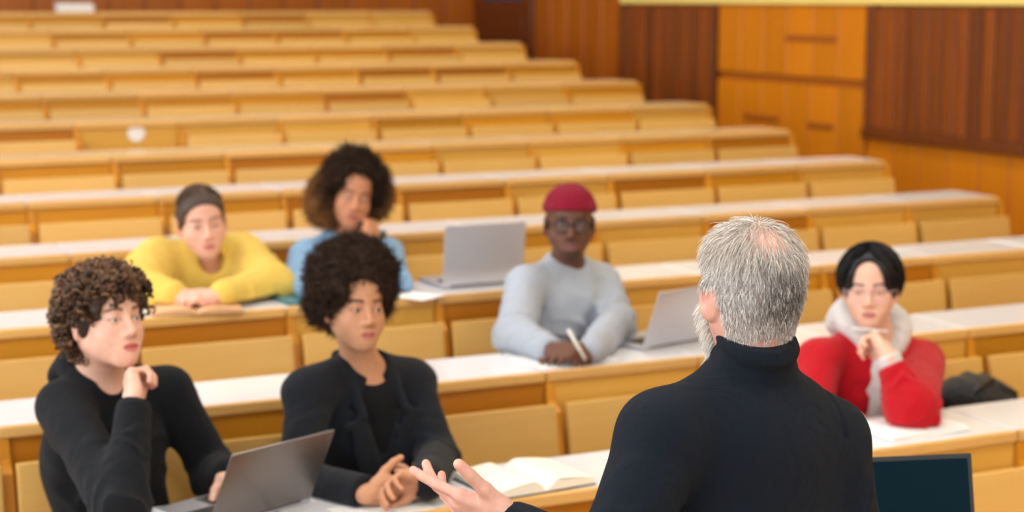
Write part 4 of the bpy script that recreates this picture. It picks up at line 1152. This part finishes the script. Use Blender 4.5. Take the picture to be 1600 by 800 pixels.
# ------------------------------------------------------------------ 4 man with maroon beanie and grey sweater, second row
def beanie_man():
    A = ya(1); T1 = topz(1)
    H = A(890, 348, .48); R = frame_from(face_dir(H, 3, 2), math.radians(-1))
    nb = A(886, 414, .56)
    p = Person('person', 'man in maroon beanie, round glasses and light grey sweater writing on paper', (nb[0], nb[1]+.10, floorz(1)), .0038)
    p.on_desk(1, .0030); p.on_desk(1, .0180, .10, .9)
    p.head(H, R, 1.04, jaw=1.0, nose=1.25, lips=1.35)
    p.neck(nb, .052, .060)
    pel = np.array([nb[0]-.02, Yf(1)+.61, floorz(1)+.57])
    p.torso(pel, A(822, 448, .52), A(938, 444, .60))
    elR = A(806, 522, .36); wrR = atZ(862, 548, T1+.042)
    elL = A(964, 506, .42); wrL = atZ(925, 546, T1+.045)
    p.arm(p.shR, elR, wrR); p.arm(p.shL, elL, wrL)
    p.hand(wrR, nrm(RV*.80-DV*.45), nrm(-Z3*.8+DV*.45), -1, [(.75, 1.0, .5), (.85, 1.1, .6), (1.0, 1.2, .6), (1.1, 1.2, .6)], (0, 0, 0, -.03), thumb=(.8, .4, .45))
    p.hand(wrL, nrm(-RV*.9-DV*.3), nrm(-Z3*.95+DV*.2), 1, [.35, .4, .45, .5])
    beardc = np.array(srgb(36, 24, 20)[:3])
    def extra(V, q, c, mixin):
        x, y, z = q.T
        m = (z < -.085)*(y < -.03)*.5+(np.abs(x) < .03)*(z > -.060)*(z < -.050)*(y < -.08)*.4
        mixin(beardc, m*(np.abs(q).max(1) < .14))
    p.finish_body((104, 66, 48), (128, 76, 74), (24, 16, 14), extra=extra, bl=.08)
    p.eyes((24, 16, 12), white=.45)
    glasses(p, M_BLACKFRAME, M_LENS, .0235, .0205, -.102, .0029, 2.2)
    # beanie
    rib = fabric('maroon_rib_knit', srgb(142, 18, 44), srgb(116, 10, 34), .95, 500, .15, 20, .3)
    F = Field(); F.ell(p.P(0, .008, .048), np.array([.0870, .1090, .084])*p.s, p.R, 0)
    def ribs(q):
        l = p.loc(q); az = np.arctan2(l[..., 0], l[..., 1]-.014); return .0013*np.sin(az*46)
    F.disp(ribs, p.P(0, .01, .05), .4)
    F.half(p.P(0, .0, .034), -nrm(p.R[:, 2]+p.R[:, 1]*.14), .006)
    F.ell(p.P(0, .007, .050), np.array([.0910, .1135, .050])*p.s, p.R, .004)
    F.disp(ribs, p.P(0, .01, .05), .4)
    F.half(p.P(0, .0, .034), -nrm(p.R[:, 2]+p.R[:, 1]*.14), .006)
    p.obj(F, 'beanie', rib, .004, 1)
    grey = fabric('light_grey_sweat', srgb(182, 188, 198), srgb(164, 170, 182), .95, 900, .15, 10, .3)
    zt, yt, xt = p.TR[:, 2], p.TR[:, 1], p.TR[:, 0]; wd = nrm(wrR-elR)
    F = p.top(elR, wrR-wd*.02, elL, wrL, 1.03, chest=(.168, .122, .18), belly=(.165, .13, .22), shr=.066, sl=(.074, .068, .046), amp=.016, seed=61, trap=.060)
    th = np.linspace(0, 2*math.pi, 25)
    F.path([nb+xt*.068*math.sin(u)+yt*(-.068*math.cos(u)+.008)+zt*(.020-.034*max(0, math.cos(u))) for u in th], .0095, .006)
    F.ell(nb-yt*.066+zt*.042, (.048, .056, .040), p.TR, .006, 's')
    F.cut(wrR-wd*.006, wd, wrR-.05, wrR+.055)
    p.obj(F, 'sweater', grey, .0066)
    p.cuff(elR, wrR-wd*.004, .038, .045, grey, 'cuff')
    p.legs_seated(fabric('grey_trousers', srgb(60, 62, 70)), floorz(1), Yf(1)+.22)
    a = wrR+nrm(RV*.80-DV*.45)*.105+np.array([0, 0, .0]); tip = atZ(918, 556, T1+.004); top_ = a+nrm(-RV*.42+Z3*.75-DV*.05)*.085
    tip = a+(a-top_)*.42; tip[2] = max(tip[2], T1+.004)
    V, Q = tube_arrays([top_, top_*.96+tip*.04, top_*.4+tip*.6, top_*.1+tip*.9, tip], [.003, .0062, .0062, .005, .0012], 8)
    pen = link('pen', mesh_np('pen', V, Q), plain('thick_white_pen', srgb(240, 238, 230), .3)); tag(pen, 'thick white pen in the hand of the man in maroon beanie', 'pen')
    return p
beanie_man()
# ------------------------------------------------------------------ 5 person in yellow hoodie, third row
def yellow_person():
    A = ya(2); T2 = topz(2)
    H = A(315, 346, .42); R = frame_from(face_dir(H, 10, -4), math.radians(6))
    nb = A(320, 412, .54)
    p = Person('person', 'person with tied-back dark hair in yellow hoodie leaning over an open book', (nb[0], nb[1]+.12, floorz(2)), .0042)
    p.on_desk(2); p.on_desk(2, .0195, -.28, .17)
    p.head(H, R, 1.06, jaw=1.0, nose=1.0)
    p.neck(nb, .050, .060)
    pel = np.array([nb[0]+.02, Yf(2)+.595, floorz(2)+.57])
    p.torso(pel, A(248, 412, .54), A(378, 404, .54))
    elR = A(212, 452, .32); wrR = atZ(275, 462, T2+.045)
    elL = A(422, 452, .26); wrL = atZ(345, 462, T2+.045)
    p.arm(p.shR, elR, wrR); p.arm(p.shL, elL, wrL)
    p.hand(wrR, nrm(RV*.9-DV*.2), nrm(-Z3*.9+DV*.2), -1, [.35, .4, .45, .5])
    p.hand(wrL, nrm(-RV*.9-DV*.3), nrm(-Z3*.95+DV*.2), 1, [.3, .4, .45, .5])
    p.finish_body((226, 172, 150), (196, 108, 106), (78, 58, 48), bl=.26)
    p.eyes((70, 70, 70))
    F = cap(p, .007, (0, -.102, -.040), (.100, .084, .117), -.078, .008)
    F.disp(lambda q: .0016*np.sin(p.loc(q)[..., 0]*420+2*np.sin(p.loc(q)[..., 2]*40)), p.P(0, .01, .05), .4)
    F.ell(p.P(0, .118, .03), np.array([.030, .028, .030])*p.s, p.R, .01)
    rng = np.random.default_rng(2)
    V0, Q0 = F.polygonise(.004)
    n = 1700; la = rng.uniform(-1.15, 1.15, n); t = np.linspace(0, 1, 9); th0 = np.radians(47+26*(np.abs(la)/1.15)**2+rng.uniform(-3, 8, n))
    th = th0[:, None]+(math.radians(188)-th0)[:, None]*t[None]
    lat = la[:, None]*(1-.25*t[None]); g_ = .0085+rng.uniform(-.002, .003, n)[:, None]+0*t
    S = np.stack([np.sin(lat)*(.0755+g_), -np.cos(lat)*np.cos(th)*(.095+g_)+.014, np.cos(lat)*np.sin(th)*(.083+g_)+.034], -1)
    S[..., 1] -= .010*np.clip(1-t*3, 0, 1)
    W_ = p.H+(S*p.s)@p.R.T
    V1, Q1, C1 = ribbons(W_, .0034, rng, np.array(srgb(82, 62, 47)[:3])*np.exp(rng.normal(size=(n, 1))*.4))
    VV, QQ = merge([(V0, Q0), (V1, Q1)]); p.mesh('hair', VV, QQ, M_HAIR, np.clip(np.concatenate([np.tile(np.array(srgb(66, 50, 39)[:3]), (len(V0), 1)), C1]), 0, 1))
    yel = fabric('yellow_hoodie_cotton', srgb(238, 204, 104), srgb(226, 188, 78), .95, 900, .15, 9, .35)
    zt, yt, xt = p.TR[:, 2], p.TR[:, 1], p.TR[:, 0]
    F = p.top(elR, wrR-nrm(wrR-elR)*.02, elL, wrL-nrm(wrL-elL)*.02, 1.05, chest=(.170, .125, .18), belly=(.17, .14, .22), shr=.088, sl=(.098, .092, .055), amp=.026, seed=71, trap=.078)
    th = np.linspace(0, 2*math.pi, 25)
    F.path([nb+xt*.082*math.sin(u)+yt*(-.085*math.cos(u)+.012)+zt*(.018-.040*max(0, math.cos(u))**2+.03*max(0, -math.cos(u))) for u in th], [.024+.006*max(0, -math.cos(u)) for u in th], .012)
    F.ell(nb-yt*.075+zt*.035, (.048, .06, .052), p.TR, .010, 's')
    F.cut((0, 0, T2+.004), (0, 0, -1), [nb[0]-.6, Yf(2)-.1, T2-.2], [nb[0]+.6, Yf(2)+.36, T2+.1])
    p.obj(F, 'yellow_hoodie', yel, .0075)
    p.legs_seated(fabric('dark_jeans_2', srgb(40, 44, 58)), floorz(2), Yf(2)+.22)
    return p
yellow_person()
# ------------------------------------------------------------------ 6 woman with large afro and denim shirt, third row
def denim_woman():
    A = ya(2); T2 = topz(2)
    H = A(549, 306, .50); R = frame_from(face_dir(H, 12, -2), math.radians(-13))
    nb = A(541, 372, .57)
    p = Person('person', 'woman with big curly hair in light blue denim shirt leaning cheek on hand', (nb[0], nb[1]+.10, floorz(2)), .0042)
    p.on_desk(2); p.on_desk(2, .0108, -.5, .06)
    p.head(H, R, 1.0, jaw=.90, nose=1.0, lips=1.15, eye_h=.0060, brow=.6)
    p.neck(nb, .047, .054)
    pel = np.array([nb[0]-.02, Yf(2)+.61, floorz(2)+.57])
    p.torso(pel, A(479, 402, .55), A(606, 398, .60))
    elL = A(612, 444, .16); tgt = p.P(.052, -.060, -.060); wrL = A(576, 378, .33)
    elR = A(464, 446, .38); wrR = atZ(500, 459, T2+.045)
    p.arm(p.shR, elR, wrR, (.036, .033, .022)); p.arm(p.shL, elL, wrL, (.036, .033, .022))
    D = nrm(tgt+RV*.035-wrL)
    p.hand(wrL, D, nrm(-RV*.6+DV*.75), 1, [(.35, .5, .3), (.4, .6, .3), (.5, .6, .3), (.55, .6, .4)], (.02, 0, -.02, -.06), thumb=(.75, .5, .3), sc=.95)
    p.hand(wrR, nrm(RV*.9-DV*.2), nrm(-Z3*.9+DV*.2), -1, [.35, .4, .45, .5], sc=.95)
    p.finish_body((192, 130, 96), (170, 92, 84), (40, 28, 22), bl=.10)
    p.eyes((36, 24, 18))
    afro(p, [((.008, .035, .060), (.128, .112, .112)), ((-.085, .030, -.045), (.075, .075, .095)), ((.092, .035, .010), (.070, .075, .085)), ((0, .07, -.02), (.11, .08, .10))],
         [((.004, -.100, -.035), (.063, .095, .108)), ((0, -.150, -.075), (.085, .125, .12))], (52, 39, 31), (142, 96, 56), .018, .0068, 11000, .034, 15, .0022)
    den = fabric('light_denim', srgb(128, 168, 206), srgb(152, 188, 220), .9, 600, .1, 10, .35)
    zt, yt, xt = p.TR[:, 2], p.TR[:, 1], p.TR[:, 0]; wd = nrm(wrL-elL)
    F = p.top(elR, wrR, elL, wrL-wd*.03, 1.0, chest=(.145, .110, .17), belly=(.135, .115, .22), shr=.058, sl=(.068, .066, .046), amp=.016, seed=81, trap=.050)
    F.cone(nb-yt*.12+zt*.0, nb-yt*.15-zt*.16, .044, .012, .008, 's')
    F.ell(nb-yt*.03+zt*.04, (.060, .085, .055), p.TR, .010, 's')
    for m in (-1, 1):
        F.path([nb+yt*.066+zt*.030, nb+xt*m*.056+yt*.03+zt*.030, nb+xt*m*.066-yt*.035+zt*.010, nb+xt*m*.058-yt*.100-zt*.045], [.014, .015, .014, .017], .006)
    F.cut(wrL-wd*.02, wd, wrL-.07, wrL+.08)
    p.obj(F, 'denim_shirt', den, .007)
    st = Field(); st.path([p.shL+zt*.070-yt*.01-xt*.05, p.shL+zt*.079+yt*.02-xt*.02, p.shL+zt*.070+yt*.055], .017, .0)
    st.path([p.shL+zt*.066-yt*.03-xt*.055, p.shL+zt*.03-yt*.075-xt*.05], .012, .01)
    p.obj(st, 'black_strap', M_BLACKFRAME, .005)
    p.legs_seated(fabric('dark_jeans_3', srgb(36, 40, 52)), floorz(2), Yf(2)+.22)
    return p
denim_woman()
# ================================================================== things on the desks
def laptop(name, label, hinge, rz, wid, dep, open_deg, lid_mat, base_mat, screen=False, lid_t=.006):
    """hinge = middle of the hinge line on the desk; the keyboard reaches towards local +y, the lid turns up from it"""
    r_ = empty(name, tuple(hinge)); r_.rotation_euler = (0, 0, rz); tag(r_, label, 'laptop')
    b = MB().box(-wid/2, wid/2, .0, dep, .002, .016, .004, None, 2).build('base', base_mat, r_)
    kb = MB()
    nx, ny = 13, 5; kx, ky = (wid-.05)/nx, .092/ny
    for i in range(nx):
        for j in range(ny): kb.box(-wid/2+.025+i*kx+.0012, -wid/2+.025+(i+1)*kx-.0012, .03+j*ky+.001, .03+(j+1)*ky-.001, .0155, .0175)
    kb.build('keyboard', M_KEYS, b)
    MB().box(-.05, .05, dep-.085, dep-.012, .0158, .0164).build('trackpad', lid_mat, b)
    MB().cyl((0, .004, .012), .006, wid*.8, 'x', 12).build('hinge', M_BLACKFRAME, r_)
    a = math.radians(open_deg)
    M = Matrix.Translation((0, .004, .014)) @ Matrix.Rotation(a, 4, 'X')
    lid = MB().box(-wid/2, wid/2, 0, dep, 0, lid_t, .0025, M, 2).build('lid', lid_mat, r_)
    MB().box(-wid/2+.004, wid/2-.004, .006, dep-.004, -.0012, .0002, 0, M).build('bezel', M_BLACKFRAME, lid)
    MB().box(-wid/2+.010, wid/2-.010, .014, dep-.010, -.0018, -.001, 0, M).build('screen', M_SCREEN, lid)
    return r_
M_SCREEN = plain('dark_screen', srgb(4, 32, 44), .8, 0, .04, 30); M_SCREEN.node_tree.nodes['Principled BSDF'].inputs['Specular IOR Level'].default_value = .1
Tz = [topz(k) for k in range(12)]
def hinge_from(xa, ya_, xb, yb, z):
    a, b = atZ(xa, ya_, z), atZ(xb, yb, z); return (a+b)/2, math.atan2(b[1]-a[1], b[0]-a[0]), np.linalg.norm(b-a)
# the boy's dark grey laptop: back of the lid towards the lecturer
h_, rz, L = hinge_from(313, 832, 497, 779, Tz[0]+.004)
h_[2] = Tz[0]
laptop('laptop', 'dark grey laptop with open lid before the curly-haired young man', h_, rz, max(.28, min(.33, L)), .215, 116, M_GREYALU, M_ALU)
# silver laptop standing in the third row
h_, rz, L = hinge_from(686, 452, 822, 441, Tz[2]+.004)
h_[2] = Tz[2]
laptop('laptop', 'silver laptop standing open on the third-row desk with nobody visible behind it', h_, rz, .33, .228, 97, M_ALU, M_ALU)
# silver laptop beside the man in the beanie
a = atZ(1004, 548, Tz[1]+.004); rz = math.radians(14); h_ = a+np.array([math.cos(rz), math.sin(rz), 0])*.16; h_[2] = Tz[1]
laptop('laptop', 'silver laptop open beside the man in maroon beanie, lid towards the lecturer', h_, rz, .32, .215, 112, M_ALU, M_ALU)
# ---- the lecturer's tall table with a laptop facing him
tc = atD(1406, 878, 3.6); tz = tc[2]-.02
vc = nrm(np.array([tc[0], tc[1], 0])); rz = math.atan2(vc[1], vc[0])-math.pi/2+math.radians(22)
tb = empty('lectern_table', (tc[0]+.04, tc[1]-.08, 0)); tb.rotation_euler = (0, 0, rz); tag(tb, 'small tall wooden table under the dark laptop beside the lecturer', 'table')
MB().box(-.24, .26, -.24, .16, tz-.03, tz, .004).build('tabletop', M_POST, tb)
for sx in (-.21, .23):
    for sy in (-.21, .13): MB().box(sx-.02, sx+.02, sy-.02, sy+.02, 0, tz-.03, .003).build('leg', M_POST, tb)
lp = laptop('laptop', 'dark screen laptop open on the tall table beside the lecturer', (tc[0], tc[1], tz), rz+math.pi, .34, .225, 104, M_BLACKFRAME, M_BLACKFRAME)
# ---- thick open book on the front row
def open_book(name, label, near, far, wid, th, page_mat, cover_mat, tilt=0.):
    near, far = np.asarray(near), np.asarray(far); L = np.linalg.norm((far-near)[:2]); rz = math.atan2(far[1]-near[1], far[0]-near[0])-math.pi/2
    r_ = empty(name, (near[0], near[1], near[2])); r_.rotation_euler = (0, 0, rz); tag(r_, label, 'book')
    n = 14
    for m in (-1, 1):
        top = [(m*wid*t, .004+th*(1.0*math.sin(min(1, t*3.2)*math.pi/2)*(1-.50*t)-.0)+.0) for t in np.linspace(0, 1, n)]
        bot = [(m*(wid+.004*0)*t, .004) for t in np.linspace(0, 1, n)]
        m_ = MB(); pts = top+bot[::-1][:-1]
        if m < 0: pts = pts[::-1]
        m_.prism(pts, 'y', 0, L)
        pg = m_.build('page_block', page_mat, r_)
        # a loose top leaf lifting a little
        lf = [(x, z+.0006+.005*math.sin(abs(x)/wid*math.pi)*.6) for x, z in top]
        m2 = MB(); q = lf+[(x, z-.0005) for x, z in lf[::-1]]
        if m < 0: q = q[::-1]
        m2.prism(q, 'y', .003, L-.003); m2.build('leaf', page_mat, r_)
    MB().box(-wid-.006, wid+.006, -.004, L+.004, .0, .0036, .001).build('cover', cover_mat, r_)
    return r_
M_COVER = plain('book_cover', srgb(40, 48, 60), .5)
nr, fr = atZ(836, 772, Tz[0]+.001), atZ(752, 733, Tz[0]+.001)
nr[2] = Tz[0]+.0005
d_ = nrm((fr-nr)*np.array([1, 1, 0]))
open_book('open_book', 'thick open book with cream pages beside the woman in black blazer', nr+np.array([.035, 0, 0]), nr+np.array([.035, 0, 0])+d_*.235, .145, .030, M_BOOKPAPER, M_COVER)
nr, fr = atZ(312, 494, Tz[2]+.001), atZ(296, 468, Tz[2]+.001); nr[2] = Tz[2]+.0005
d_ = nrm((fr-nr)*np.array([1, 1, 0])); nr = nr+d_*.03
open_book('open_book', 'thin open book with peach pages under the person in yellow hoodie', nr, nr+d_*.20, .15, .014, plain('peach_page', srgb(226, 176, 130), .8), plain('brown_cover', srgb(150, 110, 80), .6))
# ---- papers and notebooks
def sheets(name, label, cat, c, w_, l_, rz, z, n=3, mat=None, th=.003, jit=.06, rnd=1, cover=None):
    rr = random.Random(rnd)
    r_ = empty(name, (c[0], c[1], z)); r_.rotation_euler = (0, 0, rz); tag(r_, label, cat)
    zz = .0006
    for i in range(n):
        M = Matrix.Translation((rr.uniform(-.008, .008), rr.uniform(-.008, .008), zz)) @ Matrix.Rotation(rr.uniform(-jit, jit), 4, 'Z')
        MB().box(-w_/2, w_/2, -l_/2, l_/2, 0, th*.93, th*.2, M).build('sheet', (cover if (cover and i == 0) else mat) or M_PAPER, r_); zz += th
    return r_
c = atZ(1422, 672, Tz[0]); sheets('notebook', 'white notebook and papers under the elbow of the student in red jacket', 'notebook', c, .30, .20, math.radians(8), Tz[0], 4, M_PAPER, .0042, .10, 3)
c = atZ(880, 560, Tz[1]); sheets('paper', 'white writing paper under the pen of the man in maroon beanie', 'paper', c, .30, .20, math.radians(6), Tz[1], 2, M_PAPER, .001, .05, 4)
c = atZ(472, 470, Tz[2]); sheets('notebook', 'teal notebook under the sleeve of the woman in denim shirt', 'notebook', c, .16, .14, .1, Tz[2], 2, plain('teal_cover', srgb(60, 120, 128), .5), .005, .02, 6)
c = atZ(648, 462, Tz[2]); sheets('paper', 'white sheet of paper left of the upright silver laptop', 'paper', c, .13, .17, .5, Tz[2], 1, M_PAPER, .001, .0, 7)
c = atZ(600, 796, Tz[0]); sheets('paper', 'white paper lying beneath the clasped hands of the woman in blazer', 'paper', c, .24, .14, math.radians(5), Tz[0], 1, M_PAPER, .001, .0, 8)
# black marker by the book of the person in yellow
a = atZ(246, 470, Tz[2]+.007); b = atZ(270, 464, Tz[2]+.007)
V, Q = tube_arrays([a, a*.96+b*.04, a*.3+b*.7, b*.98+a*.02, b], [.002, .007, .007, .006, .003], 8)
tag(link('marker', mesh_np('marker', V, Q), M_BLACKFRAME), 'short black marker beside the peach book on the third row', 'marker')
# ---- black backpack on the seat beside the student in red
bp_c = atY(1518, 640, Yf(0)+.60); zs = floorz(1)+.333
F = Field(); F.ell(bp_c*np.array([1, 1, 0])+np.array([0, 0, zs+.15]), (.17, .10, .15), None, 0)
F.ell(bp_c*np.array([1, 1, 0])+np.array([-.03, -.02, zs+.27]), (.13, .085, .07), None, .04); F.ell(bp_c*np.array([1, 1, 0])+np.array([.08, 0, zs+.24]), (.08, .08, .07), None, .04)
F.disp(folds((1, .2, .6), 60, .016, 4), bp_c*np.array([1, 1, 0])+np.array([0, 0, zs+.2]), .4)
F.cut((0, 0, zs+.001), (0, 0, -1), [0, 0, zs-.3], [9, 9, zs+.06])
bk = empty('backpack', (bp_c[0], bp_c[1], zs)); tag(bk, 'black slouching backpack on the seat beside the student in red jacket', 'backpack')
field_obj(F, 'bag_body', fabric('black_nylon', srgb(22, 24, 30), srgb(34, 37, 44), .5, 700, .1, 20, .5, .5), .006, bk)
st = Field(); cc = bp_c*np.array([1, 1, 0]); st.path([cc+np.array([-.10, -.07, zs+.26]), cc+np.array([-.05, -.09, zs+.31]), cc+np.array([.02, -.07, zs+.325]), cc+np.array([.07, -.02, zs+.30])], .012, 0)
field_obj(st, 'strap', M_BLACKFRAME, .005, bk)
# ---- round white sticker on a front panel, white box on the back row
s_ = atY(213, 208, Yf(6)+.008)
st_o = link('sticker', MB().cyl((0, 0, 0), .046, .002, 'y', 28).mesh('sticker'), M_PAPER); st_o.location = (s_[0], Yf(6)+.0105, s_[2]); tag(st_o, 'round white sticker on a wooden front panel', 'sticker')
c = atZ(116, 24, Tz[11]) if False else atY(116, 20, Yf(11)+.12)
sheets('paper_stack', 'pale stack of papers left on the back-row desk', 'papers', c, .27, .16, 0, Tz[11], 6, M_PAPER, .012, .04, 9)
